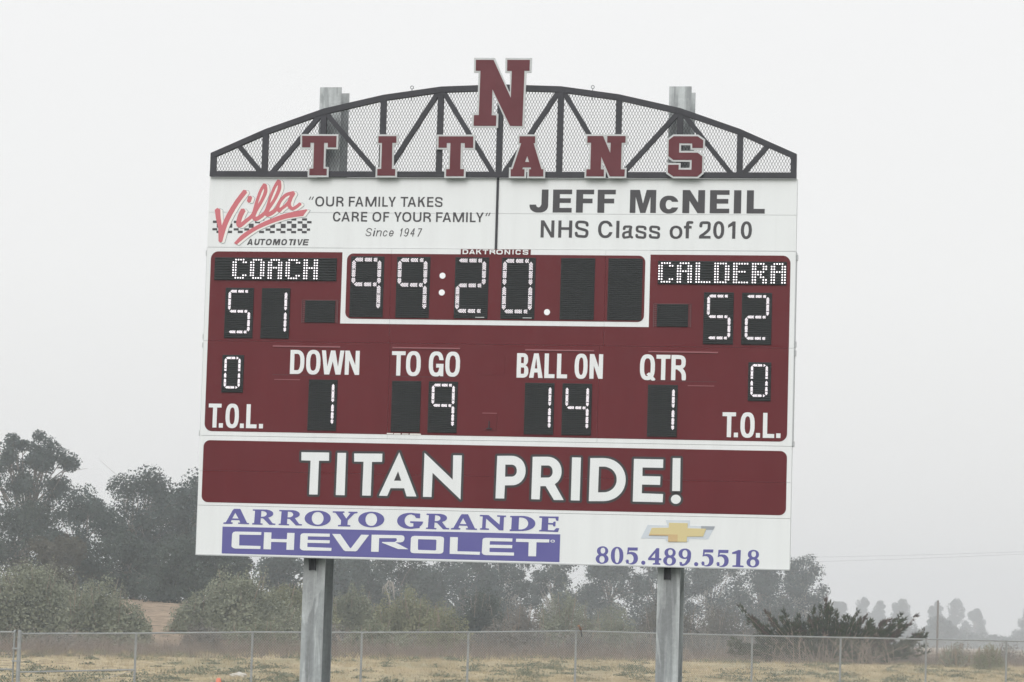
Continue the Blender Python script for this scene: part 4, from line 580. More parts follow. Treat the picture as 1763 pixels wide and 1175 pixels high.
for u, v, k, d in ((1.921, 1.022, 'clock', '9'), (2.524, 1.023, 'clock', '9'), (3.286, 1.023, 'clock', '2'), (3.890, 1.023, 'clock', '0'), (4.652, 1.023, 'clock', ''), (5.259, 1.023, 'clock', ''),
                   (.272, 1.443, 'score', '5'), (.756, 1.443, 'score', '1'), (6.480, 1.443, 'score', '5'), (6.960, 1.443, 'score', '2'),
                   (1.420, 2.617, 'score', '1'), (2.512, 2.617, 'score', ''), (2.990, 2.617, 'score', '9'), (4.233, 2.617, 'score', '1'), (4.714, 2.617, 'score', '4'), (5.801, 2.617, 'score', '1'),
                   (.264, 2.316, 'small', '0'), (7.058, 2.316, 'small', '0'), (1.336, 1.598, 'aux', ''), (5.891, 1.598, 'aux', '')):
    a = display(u, v, k, d, None)
    if k == 'aux':
        fr = MB()
        x0, x1, z0, z1 = u - 3.81 - .048, u - 3.81 + .393 + .040, TOP - v - .284 - .006, TOP - v + .010
        for q in ((x0, z0, x0 + .010, z1), (x1 - .010, z0, x1, z1), (x0, z1 - .008, x1, z1)):
            fr.box(q[0], -.012, q[1], q[2], .001, q[3])
        for i in range(11):
            z = z0 + .012 + i * .0255
            fr.box(x0 + .011, -.008, z, x0 + .044, .001, z + .012)
            fr.box(x1 - .036, -.008, z, x1 - .011, .001, z + .012)
        fr.build('display_frame', mat('dark_maroon_paint', (.115, .030, .034), .5) if 'dm' not in M else M['dm'], sb)

FONT = {'C': ' ####/##  ##/##/##/##/##/##  ##/ ####', 'O': ' ####/##  ##/##  ##/##  ##/##  ##/##  ##/##  ##/ ####', 'A': ' ####/##  ##/##  ##/######/##  ##/##  ##/##  ##/##  ##',
        'H': '##  ##/##  ##/##  ##/######/##  ##/##  ##/##  ##/##  ##', 'L': '##/##/##/##/##/##/##/######', 'D': '#####/##  ##/##  ##/##  ##/##  ##/##  ##/##  ##/#####',
        'E': '######/##/##/#####/##/##/##/######', 'R': '#####/##  ##/##  ##/#####/####/## ##/##  ##/##  ##'}
for u0, v0, word, start in ((.113, 1.049, 'COACH', 7), (5.891, 1.049, 'CALDERA', 0)):
    w, h, p = 1.619, .294, 1.619 / 48
    a = MB().box(u0 - 3.81, -.016, TOP - v0 - h, u0 + w - 3.81, .01, TOP - v0).build('name_display', M['display'], sb)
    lv = MB()
    for i in range(9):
        z = TOP - v0 - .012 - i * p
        lv.add([(u0 - 3.806, -.0165, z), (u0 + w - 3.814, -.0165, z), (u0 + w - 3.814, -.029, z - .004), (u0 - 3.806, -.029, z - .004), (u0 - 3.806, -.0165, z - .010), (u0 + w - 3.814, -.0165, z - .010)],
               [(0, 3, 2, 1), (3, 4, 5, 2), (0, 4, 3), (1, 2, 5)])
    lv.build('louvers', M['fin'], a)
    mb = MB()
    for li, ch in enumerate(word):
        for r_, row in enumerate(FONT[ch].split('/')):
            for c_, q in enumerate(row):
                if q == '#': hexdot(mb, u0 + (start + li * 7 + c_ + .5) * p, v0 + .031 + r_ * p, .0104, -.033)
    mb.build('lit_leds', M['ledname'], a, kind='stuff')

for (u, v) in ((3.124, 1.263), (3.121, 1.479), (4.488, 1.716)):
    MB().tube([(u - 3.81, .005, TOP - v), (u - 3.81, -.016, TOP - v)], .039, 20).build('clock_dot', mat('clock_dot_white', (.8, .8, .8), .4, emit=((1, 1, 1), .12)), sb)

# access covers, lips and labels on the cabinet
lips = ((.925, 1.815, 2.193), (2.500, 3.378, 2.193), (4.222, 5.103, 2.199), (5.795, 6.672, 2.200))
M['lip'] = mat('pale_maroon_paint', (.30, .10, .11), .4)  # lips in a paler maroon than the cabinet face
M['shadow_gap'] = mat('dark_cover_gap', (.075, .020, .024), .6)
for u0, u1, v in lips:
    MB().box(u0 - 3.81, -.014, TOP - v - .008, u1 - 3.81, .001, TOP - v + .008).build('access_lip', M['lip'], sb)
    MB().box(u0 - 3.805, -.0045, TOP - v - .372, u1 - 3.815, .001, TOP - v - .364).build('access_gap', M['shadow_gap'], sb)
for u0, u1 in ((.960, 1.300), (6.300, 6.636)):
    MB().box(u0 - 3.81, -.008, TOP - 2.626, u1 - 3.81, .001, TOP - 2.618).build('access_lip', M['lip'], sb)
MB().box(3.690 - 3.81, -.010, TOP - 3.228, 3.882 - 3.81, .001, TOP - 3.016).build('access_cover', M['maroon'], sb)
MB().box(3.692 - 3.81, -.014, TOP - 3.015, 3.880 - 3.81, .001, TOP - 3.006).build('access_lip', M['lip'], sb)
lt = MB().box(3.778 - 3.81, -.022, TOP - 3.200, 3.790 - 3.81, -.0095, TOP - 3.110)
lt.box(3.750 - 3.81, -.030, TOP - 3.212, 3.822 - 3.81, -.0095, TOP - 3.200)
lt.build('latch', M['black'], sb)
MB().prism([rrect(3.600, 2.268, 3.965, 2.522, (.03,) * 4)], -.0065, .001).build('access_cover', M['maroon'], sb, fix=True)
for u0, u1, v0, v1 in ((2.462, 2.545, 3.286, 3.300), (2.555, 2.640, 3.287, 3.302), (2.660, 2.745, 3.288, 3.300), (2.760, 2.905, 3.287, 3.303)):
    MB().box(u0 - 3.81, -.007, TOP - v1, u1 - 3.81, .001, TOP - v0).build('paper_scrap', M['cream'], sb)
for u in (3.568, 4.180):
    MB().box(u - 3.81, -.0285, TOP - 1.798, u + .115 - 3.81, -.016, TOP - 1.789).build('serial_plate', M['silver'], sb)

# ---- arched truss with expanded metal screen
YT, DT = -.022, .066
nodes = [(.012, .310), (.735, .626), (1.500, .893), (2.285, 1.071), (3.035, 1.176), (3.815, 1.203), (4.595, 1.176), (5.345, 1.071), (6.130, .893), (6.895, .626), (7.610, .310)]
TP = lambda u, a, y=YT: Vector((u - 3.81, y, TOP + a))
tw = .072
tc_ = []
# top chord as mitred strips
for i in range(len(nodes) - 1):
    (a0, h0), (a1, h1) = nodes[i], nodes[i + 1]
    P = [(a0, -h0), (a1, -h1), (a1, -h1 + tw * 1.06), (a0, -h0 + tw * 1.06)]
    MB().prism([P], YT - DT / 2, YT + DT / 2).build('top_chord', M['black'], sb, fix=True)
MB().box(.010 - 3.81, YT - DT / 2 + .001, TOP + .004, 7.612 - 3.81, YT + DT / 2 - .001, TOP + .074).build('bottom_chord', M['black'], sb)
M['black2'] = M['black']
for (u, h) in nodes:
    uu = min(max(u, .048), 7.574)
    MB().box(uu - .037 - 3.81, YT - DT / 2 + .003, TOP + .07, uu + .037 - 3.81, YT + DT / 2 - .003, TOP + h - .05).build('upright', M['black'], sb)
B0 = .045
for (ua, ha, ub, hb) in ((.37, .42, .70, B0), (.83, B0, 1.47, .83), (1.53, .83, 2.24, B0), (2.34, B0, 3.01, 1.12), (3.06, 1.12, 3.75, B0),
                         (3.88, B0, 4.57, 1.12), (4.62, 1.12, 5.29, B0), (5.40, B0, 6.10, .83), (6.16, .83, 6.80, B0), (7.25, .42, 6.93, B0)):
    MB().bar(TP(ua, ha), TP(ub, hb), .062, DT - .014).build('diagonal_strut', M['black'], sb)
# screen
ys = .014
rise = .076
pitch = .0385


def arch_h(u):
    for (a0, h0), (a1, h1) in zip(nodes, nodes[1:]):
        if a0 <= u <= a1: return h0 + (h1 - h0) * (u - a0) / (a1 - a0)
    return 0


scr = MB()
sl = rise / pitch
for s in (1, -1):
    k = -40
    while k < 260:
        ub = k * pitch
        k += 1
        # walk the line u = ub + s*z/sl*... from z=.07 up to the arch
        lo = hi = None
        z = .07
        while z < 1.16:
            u = ub + s * (z / sl)
            if .08 < u < 7.54 and z < arch_h(u) - .05:
                if lo is None: lo = z
                hi = z
            elif lo is not None: break
            z += .02
        if lo is None or hi - lo < .02: continue
        hi += .015
        a = Vector((ub + s * lo / sl - 3.81, ys + s * .0016, TOP + lo))
        b = Vector((ub + s * hi / sl - 3.81, ys + s * .0016, TOP + hi))
        scr.bar(a, b, .0050, .003)
scr.build('mesh_screen', M['screen'], sb)
for u, h in ((2.650, 1.135), (5.000, 1.135)):
    mb = MB()
    ring = [(u - 3.81 + .020 * cos(t * pi / 7), YT, TOP + h + .035 + .020 * sin(t * pi / 7)) for t in range(15)]
    mb.tube(ring, .0055, 6)
    mb.tube([(u - 3.81, YT, TOP + h - .14), (u - 3.81, YT, TOP + h + .016)], .006, 6)
    mb.build('eye_bolt', M['galv_fence'], sb)

# ---- block letters
YL = -.088
for key, lab in (('first_t', 'first letter T of the row'), ('first_i', 'letter I of the row'), ('second_t', 'second letter T of the row'), ('letter_a', 'letter A of the row'),
                 ('letter_n', 'letter N of the row'), ('letter_s', 'letter S of the row'), ('large_n', 'large letter N above the arch')):
    mb = MB()
    for g in shape(key + '_rim'): mb.prism(g, YL, YL + .022)
    a = mb.build('letter', M['silver'], sb, lab)
    mb = MB()
    for g in shape(key + '_face'): mb.prism([g[0]] if len(g) == 1 else g, YL - .005, YL + .001)
    mb.build('letter_face', M['letter_maroon'], a)
    us = [p[0] for g in shape(key + '_rim') for p in g[0]]
    vs_ = [p[1] for g in shape(key + '_rim') for p in g[0]]
    cu = (min(us) + max(us)) / 2
    if key == 'large_n':
        MB().box(cu - .03 - 3.81, YL + .022, TOP + 1.13, cu + .03 - 3.81, YT - DT / 2, TOP + 1.17).build('standoff', M['black'], a)
    else:
        MB().box(cu - .03 - 3.81, YL + .022, TOP + .03, cu + .03 - 3.81, YT - DT / 2, TOP + .05).build('standoff', M['black'], a)

# ---- posts: wide-flange steel beams with stains
pm = M['galv']
t = pm.node_tree
for x0, lab in ((-2.4282, 'left steel post'), (2.1437, 'right steel post')):
    w_, y0, d_, zt = .2857, .19, .4686, TOP + 1.2138
    mb = MB()
    mb.box(x0, y0, -.6, x0 + w_, y0 + .020, zt)
    mb.box(x0, y0 + d_ - .020, -.6, x0 + w_, y0 + d_, zt)
    mb.box(x0 + w_ / 2 - .007, y0 + .020, -.6, x0 + w_ / 2 + .007, y0 + d_ - .020, zt)
    post = mb.build('post', pm, sb, lab)
    # hanger channel below the boards
    br = MB()
    bx = x0 + .085
    zb = TOP - 4.894
    br.box(bx, y0 - .05, zb - .16, bx + .008, y0 - .001, zb + .10)
    br.box(bx + .075, y0 - .05, zb - .16, bx + .083, y0 - .001, zb + .10)
    br.box(bx + .008, y0 - .012, zb - .155, bx + .075, y0 - .002, zb + .10)
    br.build('hanger_channel', M['black'], post)
    for vz in (.95, 2.1, 3.4, 4.3, 4.8):
        MB().box(x0 - .03, .135, TOP - vz - .03, x0 + w_ + .03, .188, TOP - vz + .03).build('cross_clamp', M['galv_fence'], post)
xc = -2.4282 + .2857 + .012
cd = MB()
cd.tube([(xc, .60, -.3), (xc, .60, TOP - 4.6)], .010, 8)
for z in (1.35, 1.78, 2.62):
    cd.tube([(xc, .60, z - .03), (xc, .60, z + .03)], .017, 8)
cd.build('conduit', M['galv_fence'], sb)


# ------------------------------------------------------------------ land
def smooth01(t):
    t = min(max(t, 0), 1)
    return t * t * (3 - 2 * t)


def gdir(px):
    """horizontal unit direction from the camera through a picture column"""
    y = 587.5
    for _ in range(6):
        d = fwd * FPX + rgt * (px - 881.5) - upv * (y - 587.5)
        y += d.z / upv.z
    h = hypot(d.x, d.y)
    return d.x / h, d.y / h, y


def zat(px, py, dist):
    """height of a point seen at (px,py) when it stands dist metres away"""
    d = fwd * FPX + rgt * (px - 881.5) - upv * (py - 587.5)
    return CAM.z + d.z / hypot(d.x, d.y) * dist


def at(px, dist):
    gx, gy, _ = gdir(px)
    return CAM.x + gx * dist, CAM.y + gy * dist


def bear(x, y):
    return atan2(x - CAM.x, y - CAM.y)


B_L, B_R = bear(*at(0, 100)), bear(*at(1763, 100))


def hnoise(x, y):
    return (sin(x * .31 + 1.3) * cos(y * .27 + .4) + .5 * sin(x * .83 + y * .61) + .35 * cos(x * 1.9 - y * 1.3 + 2)) / 1.85


def ground_z(x, y):
    d = hypot(x - CAM.x, y - CAM.y)
    s = min(max((bear(x, y) - B_L) / (B_R - B_L), -.5), 1.5)      # 0 at the left edge of the view, 1 at the right
    near = -.37 + .44 * smooth01((s + .02) / .62)
    if s < 0: near = -.37 + max(s, -.4) * .3
    crest = 128 + 40 * min(max(s, 0), 1)
    zc = -.02 + .14 * min(max(s, 0), 1)
    z = near + (zc - near) * smooth01((d - 96) / (crest - 96))
    if y < 5: z = z * smooth01((y + 5) / 10) if y > -5 else 0
    z += hnoise(x, y) * .05 * smooth01((d - 60) / 20)
    if d > crest:
        k = smooth01((d - crest) / 45)
        back = -2.4
        lift = 4.7 * smooth01((d - 150) / 72) * smooth01((.60 - s) / .45) if s < .60 else 0
        z += k * (back - zc) + lift
    if d > 480: z -= (d - 480) * .008
    return z


def ground():
    vs, fs = [], []
    nb = 90
    ring = [0, 8, 18, 28, 36, 42, 50, 58, 64, 70] + [72 + 2.0 * i for i in range(60)] + [194 + 6 * i for i in range(30)] + [380, 420, 470, 540, 640, 800, 1000, 1300, 1800, 2600, 4000]
    a0, a1 = B_L - .9, B_R + .9
    full = 3.14159
    angs = [-pi + i * (a0 + pi) / 12 for i in range(12)] + [a0 + (a1 - a0) * i / 150 for i in range(151)] + [a1 + (pi - a1) * (i + 1) / 12 for i in range(11)]
    n = len(angs)
    for r in ring[1:]:
        for a in angs:
            x, y = CAM.x + sin(a) * r, CAM.y + cos(a) * r
            vs.append((x, y, ground_z(x, y)))
    m = len(ring) - 1
    for i in range(m - 1):
        for k in range(n):
            k2 = (k + 1) % n
            fs.append((i * n + k, (i + 1) * n + k, (i + 1) * n + k2, i * n + k2))
    c = len(vs)
    vs.append((CAM.x, CAM.y, 0))
    for k in range(n): fs.append((c, k, (k + 1) % n))
    mb = MB()
    mb.v, mb.f = vs, fs
    m_ = bpy.data.materials.new('dry_field_soil')
    m_.use_nodes = True
    t = m_.node_tree
    b = t.nodes['Principled BSDF']
    b.inputs['Roughness'].default_value = .95
    b.inputs['Specular IOR Level'].default_value = .1
    co = t.nodes.new('ShaderNodeTexCoord')

    def nz(scale, det=6, st=(1, 1, 1)):
        mp = t.nodes.new('ShaderNodeMapping')
        mp.inputs['Scale'].default_value = st
        t.links.new(co.outputs['Object'], mp.inputs[0])
        q = t.nodes.new('ShaderNodeTexNoise')
        q.inputs['Scale'].default_value = scale
        q.inputs['Detail'].default_value = det
        q.inputs['Roughness'].default_value = .65
        t.links.new(mp.outputs[0], q.inputs['Vector'])
        return q.outputs['Fac']

    def rmp(src, stops):
        r = t.nodes.new('ShaderNodeValToRGB')
        el = r.color_ramp.elements
        el[0].position, el[0].color = stops[0][0], (*stops[0][1], 1)
        el[1].position, el[1].color = stops[-1][0], (*stops[-1][1], 1)
        for p, c_ in stops[1:-1]: el.new(p).color = (*c_, 1)
        t.links.new(src, r.inputs[0])
        return r.outputs[0]
    fine = rmp(nz(2.2, 9), [(.34, (.15, .11, .068)), (.47, (.34, .27, .168)), (.60, (.57, .46, .275))])
    patch = rmp(nz(.22, 6, (1, .35, 1)), [(.46, (0, 0, 0)), (.62, (1, 1, 1))])
    green = rmp(nz(3.0, 8), [(.35, (.16, .165, .10)), (.65, (.27, .27, .17))])
    mx = t.nodes.new('ShaderNodeMix')
    mx.data_type = 'RGBA'
    mul = t.nodes.new('ShaderNodeMath')
    mul.operation = 'MULTIPLY'
    mul.inputs[1].default_value = .6
    t.links.new(patch, mul.inputs[0])
    t.links.new(mul.outputs[0], mx.inputs[0])
    t.links.new(fine, mx.inputs[6])
    t.links.new(green, mx.inputs[7])
    # unseen playing field before the fence, colour muted to neutralise its bounced light
    sp = t.nodes.new('ShaderNodeSeparateXYZ')
    t.links.new(co.outputs['Object'], sp.inputs[0])
    edge = t.nodes.new('ShaderNodeMapRange')
    edge.inputs[1].default_value, edge.inputs[2].default_value = 26, 30
    t.links.new(sp.outputs['Y'], edge.inputs[0])
    turf = rmp(nz(4.0, 5), [(.3, (.085, .100, .075)), (.7, (.125, .140, .105))])
    mf = t.nodes.new('ShaderNodeMix')
    mf.data_type = 'RGBA'
    t.links.new(edge.outputs[0], mf.inputs[0])
    t.links.new(turf, mf.inputs[6])
    t.links.new(mx.outputs[2], mf.inputs[7])
    slope = t.nodes.new('ShaderNodeMapRange')
    slope.inputs[1].default_value, slope.inputs[2].default_value = 112, 135
    t.links.new(sp.outputs['Y'], slope.inputs[0])
    brown = rmp(nz(1.1, 8), [(.36, (.15, .125, .085)), (.5, (.27, .195, .135)), (.64, (.36, .27, .19))])
    mb_ = t.nodes.new('ShaderNodeMix')
    mb_.data_type = 'RGBA'
    t.links.new(slope.outputs[0], mb_.inputs[0])
    t.links.new(mf.outputs[2], mb_.inputs[6])
    t.links.new(brown, mb_.inputs[7])
    t.links.new(mb_.outputs[2], b.inputs['Base Color'])
    bp = t.nodes.new('ShaderNodeBump')
    bp.inputs['Strength'].default_value = .8
    bp.inputs['Distance'].default_value = .08
    t.links.new(nz(6, 8), bp.inputs['Height'])
    t.links.new(bp.outputs[0], b.inputs['Normal'])
    return mb.build('ground', m_, None, kind='structure', smooth=True, fix=True)


ground()


def leafmat(name, cols, rough=.75, scale=.5):
    m = bpy.data.materials.new(name)
    m.use_nodes = True
    t = m.node_tree
    b = t.nodes['Principled BSDF']
    b.inputs['Roughness'].default_value = rough
    b.inputs['Specular IOR Level'].default_value = .25
    ge = t.nodes.new('ShaderNodeNewGeometry')
    r = t.nodes.new('ShaderNodeValToRGB')
    el = r.color_ramp.elements
    el[0].color = (*cols[0], 1)
    el[1].color = (*cols[-1], 1)
    for i, c in enumerate(cols[1:-1]): el.new((i + 1) / (len(cols) - 1)).color = (*c, 1)
    # noise paints light and dark clumps into the colour; leaves vary a little within
    co = t.nodes.new('ShaderNodeTexCoord')
    nz = t.nodes.new('ShaderNodeTexNoise')
    nz.inputs['Scale'].default_value = scale
    nz.inputs['Detail'].default_value = 3
    t.links.new(co.outputs['Object'], nz.inputs['Vector'])
    a = t.nodes.new('ShaderNodeMath')
    a.operation = 'MULTIPLY_ADD'
    a.inputs[1].default_value = .28
    t.links.new(ge.outputs['Random Per Island'], a.inputs[0])
    a2 = t.nodes.new('ShaderNodeMath')
    a2.operation = 'MULTIPLY_ADD'
    a2.inputs[1].default_value = 1.5
    a2.inputs[2].default_value = -.40
    t.links.new(nz.outputs['Fac'], a2.inputs[0])
    t.links.new(a2.outputs[0], a.inputs[2])
    t.links.new(a.outputs[0], r.inputs[0])
    t.links.new(r.outputs[0], b.inputs['Base Color'])
    return m


M['euc'] = leafmat('eucalyptus_leaves', [(.016, .028, .026), (.044, .064, .056), (.105, .132, .112)], scale=.35)
M['oak'] = leafmat('oak_leaves', [(.013, .023, .019), (.036, .052, .040), (.080, .104, .078)], scale=.45)
M['oak2'] = leafmat('brown_green_leaves', [(.040, .036, .024), (.070, .064, .042), (.105, .095, .060)], scale=.5)
M['bush'] = leafmat('olive_bush_leaves', [(.105, .117, .076), (.195, .208, .142), (.300, .310, .220)], scale=.55)
M['bush2'] = leafmat('yellow_green_bush_leaves', [(.115, .122, .066), (.200, .205, .115), (.300, .295, .170)], scale=.5)
M['greybush'] = leafmat('grey_twiggy_brush', [(.110, .104, .092), (.180, .168, .146), (.260, .243, .212)], scale=.6)
M['cyp'] = leafmat('juniper_sprays', [(.008, .014, .004), (.026, .042, .009), (.070, .092, .022)], scale=2.2)
M['cypred'] = leafmat('dead_juniper_tips', [(.045, .025, .015), (.085, .050, .032)], scale=2)
M['twig'] = mat('bare_twigs', (.20, .15, .115), .8, col2=(.30, .235, .175), scale=3)
M['bark'] = mat('tree_bark', (.12, .10, .08), .85, col2=(.22, .19, .155), scale=2, stretch=(1, 1, .3), bump=(.4, .03))
M['palebark'] = mat('pale_bark', (.26, .24, .21), .8, col2=(.38, .355, .32), scale=1.5, stretch=(1, 1, .3))
M['straw'] = leafmat('dry_grass', [(.19, .145, .080), (.38, .305, .180), (.60, .49, .305)], scale=1.2)
M['weed'] = leafmat('grey_green_weeds', [(.055, .070, .040), (.115, .132, .082), (.200, .215, .145)], scale=1.5)
M['redweed'] = leafmat('reddish_dead_weeds', [(.10, .080, .066), (.18, .145, .12), (.27, .22, .18)], scale=.9)


def leaf(mb, p, s, R, droop=0, long=1.0):
    a = Vector((R.gauss(0, 1), R.gauss(0, 1), R.gauss(0, .8) - droop)).normalized()
    b = a.cross(Vector((R.gauss(0, 1), R.gauss(0, 1), R.gauss(0, 1)))).normalized()
    a *= s * long
    b *= s * .5
    n = len(mb.v)
    mb.v += [(p[0] - a.x * .5, p[1] - a.y * .5, p[2] - a.z * .5), (p[0] + b.x, p[1] + b.y, p[2] + b.z), (p[0] + a.x * .6, p[1] + a.y * .6, p[2] + a.z * .6), (p[0] - b.x, p[1] - b.y, p[2] - b.z)]
    mb.f.append((n, n + 1, n + 2, n + 3))


def tree(name, label, cat, px, dist, wpx, ytop, R, leafm, barkm='bark', base=None, crown_lo=.25, nl=7000, ls=.26, open_=.4, nclump=34, group=None, droop=.4, depth=1.0, lobes=None, taper=.28):
    """a broadleaf tree: tapered trunk, limbs to every clump, leaves scattered round each clump"""
    x, y = at(px, dist)
    zb = ground_z(x, y) if base is None else base
    zt = zat(px, ytop, dist)
    w = wpx / FPX * dist
    H = zt - zb
    root = empty(name, (x, y, zb), label, cat, group)
    rx, rz = w / 2, H * (1 - crown_lo) / 2
    cz = zb + H * crown_lo + rz
    wood = MB()
    crown = MB()
    top = Vector((x + R.uniform(-.06, .06) * w, y, zb + H * .62))
    tr = max(.10, H * .022)
    wood.tube([(x, y, zb - .3), (x + R.uniform(-.2, .2), y, zb + H * .2), ((x + top.x) / 2 + R.uniform(-.3, .3), y, zb + H * .42), top], [tr * 1.3, tr, tr * .75, tr * .4], 7)
    cl = []
    for i in range(nclump):
        for _ in range(30):
            a = R.uniform(0, 2 * pi)
            c = R.uniform(-1, 1)
            rr = R.uniform(.45, .93)
            q = Vector((cos(a) * math.sqrt(1 - c * c), sin(a) * math.sqrt(1 - c * c), c)) * rr
            if lobes is None or True: break
        # upper crown narrower, uneven outline
        sc = 1 - taper * max(q.z, 0) + R.uniform(-.12, .12)
        p = Vector((x + q.x * rx * sc, y + q.y * rx * sc * depth, cz + q.z * rz * R.uniform(.86, 1.04)))
        cl.append(p)
    cl.sort(key=lambda p: p.z)
    # exact top clump
    smean = (w * .085 + H * .036) * (1.12 - open_ * .5)
    for i in range(4):
        dx = (0, R.uniform(.10, .22), -R.uniform(.10, .22), R.uniform(-.3, .3))[i]
        cl.append(Vector((x + (dx + R.uniform(-.05, .05)) * w, y + R.uniform(-.1, .1) * w, zt - smean * .75 - abs(dx) * H * R.uniform(.3, .7))))
    if crown_lo < .15:      # low branches close the crown towards the ground
        for i in range(nclump // 4):
            cl.append(Vector((x + R.uniform(-.46, .46) * w, y + R.uniform(-.3, .3) * w, zb + H * R.uniform(.04, .22))))
    per = int(nl * 2.1) // len(cl)
    for p in cl:            # keep the outline under an uneven dome
        lim = zt - smean * .65 - ((p.x - x) / (w * .5)) ** 2 * H * R.uniform(.12, .34) + R.uniform(-.02, .02) * H
        if p.z > lim: p.z = lim - R.uniform(0, .10) * H
    for p in cl:
        s = (w * .085 + H * .036) * R.uniform(.75, 1.3) * (1.12 - open_ * .5)
        sz = s * R.uniform(.7, 1.05)
        st = Vector((x, y, zb + H * R.uniform(.25, .55)))
        st.x += (top.x - x) * (st.z - zb) / (H * .62)
        mid = (st + p) / 2 + Vector((R.uniform(-.3, .3), 0, R.uniform(-.2, .5)))
        wood.tube([st, mid, p], [tr * .33, tr * .20, tr * .08], 5, cap=False)
        for _ in range(2):
            q = p + Vector((R.gauss(0, s), R.gauss(0, s), R.gauss(0, sz * .8)))
            wood.tube([mid * .4 + p * .6, q], [tr * .09, tr * .03], 4, cap=False)
        for _ in range(int(per * R.uniform(.7, 1.3))):
            big = R.random() < .22
            k_ = .42 if big else .66
            g = Vector((R.gauss(0, k_), R.gauss(0, k_), R.gauss(0, k_)))
            if g.length > 1.12: g *= R.uniform(.85, 1.12) / g.length
            zz = p.z + g.z * sz
            leaf(crown, (p.x + g.x * s, p.y + g.y * s, zz), ls * (R.uniform(.7, 1.1) if big else R.uniform(.30, .65)), R, droop)
    wood.build('trunk', M[barkm], root, smooth=True)
    crown.build('crown', M[leafm], root)
    return root


def bush(name, label, cat, px, dist, wpx, ytop, R, leafm, nl=5000, ls=.2, nlobe=9, base=None, group=None, twigs=26, depth=.8):
    """a rounded many-stemmed bush reaching the ground"""
    x, y = at(px, dist)
    zb = ground_z(x, y) if base is None else base
    zt = zat(px, ytop, dist)
    w = wpx / FPX * dist
    H = zt - zb
    root = empty(name, (x, y, zb), label, cat, group)
    stems, fol = MB(), MB()
    lobes = []
    for i in range(nlobe):
        t = (i + .5) / nlobe * 2 - 1 + R.uniform(-.1, .1)
        hh = H * math.sqrt(max(.12, 1 - (abs(t) ** 2.2) * .85)) * R.uniform(.82, 1.03)
        lobes.append((x + t * w * .40, y + R.uniform(-.5, .5) * w * .4 * depth, w * R.uniform(.13, .20), hh))
    lobes.append((x, y, w * .2, H))
    tot = sum(l[2] * l[3] for l in lobes)
    for lx, ly, lr, lh in lobes:
        for _ in range(max(3, twigs // nlobe)):
            a = R.uniform(0, 2 * pi)
            q = (lx + cos(a) * lr * .8, ly + sin(a) * lr * .8, zb + lh * R.uniform(.75, 1.02))
            stems.tube([(x + (lx - x) * .5, y + (ly - y) * .5, zb - .1), ((lx + q[0]) / 2, (ly + q[1]) / 2, zb + lh * .45), q], [.06, .04, .012], 4, cap=False)
        for _ in range(int(nl * 2.1 * lr * lh / tot)):
            for _k in range(20):
                g = Vector((R.uniform(-1, 1), R.uniform(-1, 1), R.uniform(0, 1)))
                l2 = hypot(g.x, g.y) ** 2 + g.z ** 2.4
                if .30 < l2 < 1: break
            rad = 1 + .13 * sin(g.x * 7 + lx) * cos(g.z * 9 + ly) + R.gauss(0, .035)
            leaf(fol, (lx + g.x * lr * 1.15 * rad, ly + g.y * lr * 1.15 * rad, zb + g.z * lh * rad), ls * (R.uniform(.8, 1.2) if l2 < .55 else R.uniform(.3, .65)), R, -.3)
    stems.build('stems', M['twig'], root)
    fol.build('foliage', M[leafm], root)
    return root


R = random.Random(11)
TG = 'tall trees on the rise behind the field'
# tall trees at the left
tree('eucalyptus_tree', 'tallest open-crowned eucalyptus at the far left edge above the dense trees', 'tree', 40, 246, 215, 738, R, 'euc', crown_lo=.50, nl=7500, ls=.26, open_=1.15, nclump=36, group=TG, droop=.6)
tree('eucalyptus_tree', 'dense dark tree filling the left edge below the tall open eucalyptus', 'tree', 25, 239, 230, 858, R, 'oak', crown_lo=.08, nl=11000, ls=.28, open_=.1, nclump=44, group=TG)
tree('eucalyptus_tree', 'short bushy tree in the dip between the left edge trees and the rounded pair', 'tree', 132, 235, 150, 838, R, 'euc', crown_lo=.12, nl=7000, ls=.26, open_=.35, nclump=28, group=TG)
tree('eucalyptus_tree', 'high rounded tree second from the scoreboard on its left side', 'tree', 232, 246, 150, 796, R, 'euc', crown_lo=.12, nl=11000, ls=.27, open_=.2, nclump=44, group=TG)
tree('eucalyptus_tree', 'rounded tree partly hidden by the left edge of the scoreboard', 'tree', 330, 251, 165, 812, R, 'euc', crown_lo=.14, nl=11000, ls=.27, open_=.2, nclump=44, group=TG)
tree('oak_tree', 'brownish green tree low between the two leftmost tall trees', 'tree', 95, 223, 150, 925, R, 'oak2', crown_lo=.06, nl=7000, ls=.24, open_=.2, nclump=26, group=TG)
tree('oak_tree', 'dark broad tree at the foot of the high rounded tree', 'tree', 215, 226, 190, 925, R, 'oak', crown_lo=.04, nl=9000, ls=.25, open_=.15, nclump=34, group=TG)
tree('oak_tree', 'dark dome-shaped oak above the dry path left of the left post', 'tree', 325, 218, 210, 926, R, 'oak', crown_lo=.04, nl=10000, ls=.24, open_=.1, nclump=34, group=TG)
tree('oak_tree', 'dark oak just under the lower left corner of the scoreboard', 'tree', 402, 234, 95, 948, R, 'oak', crown_lo=.08, nl=6000, ls=.24, open_=.25, nclump=22, group=TG)
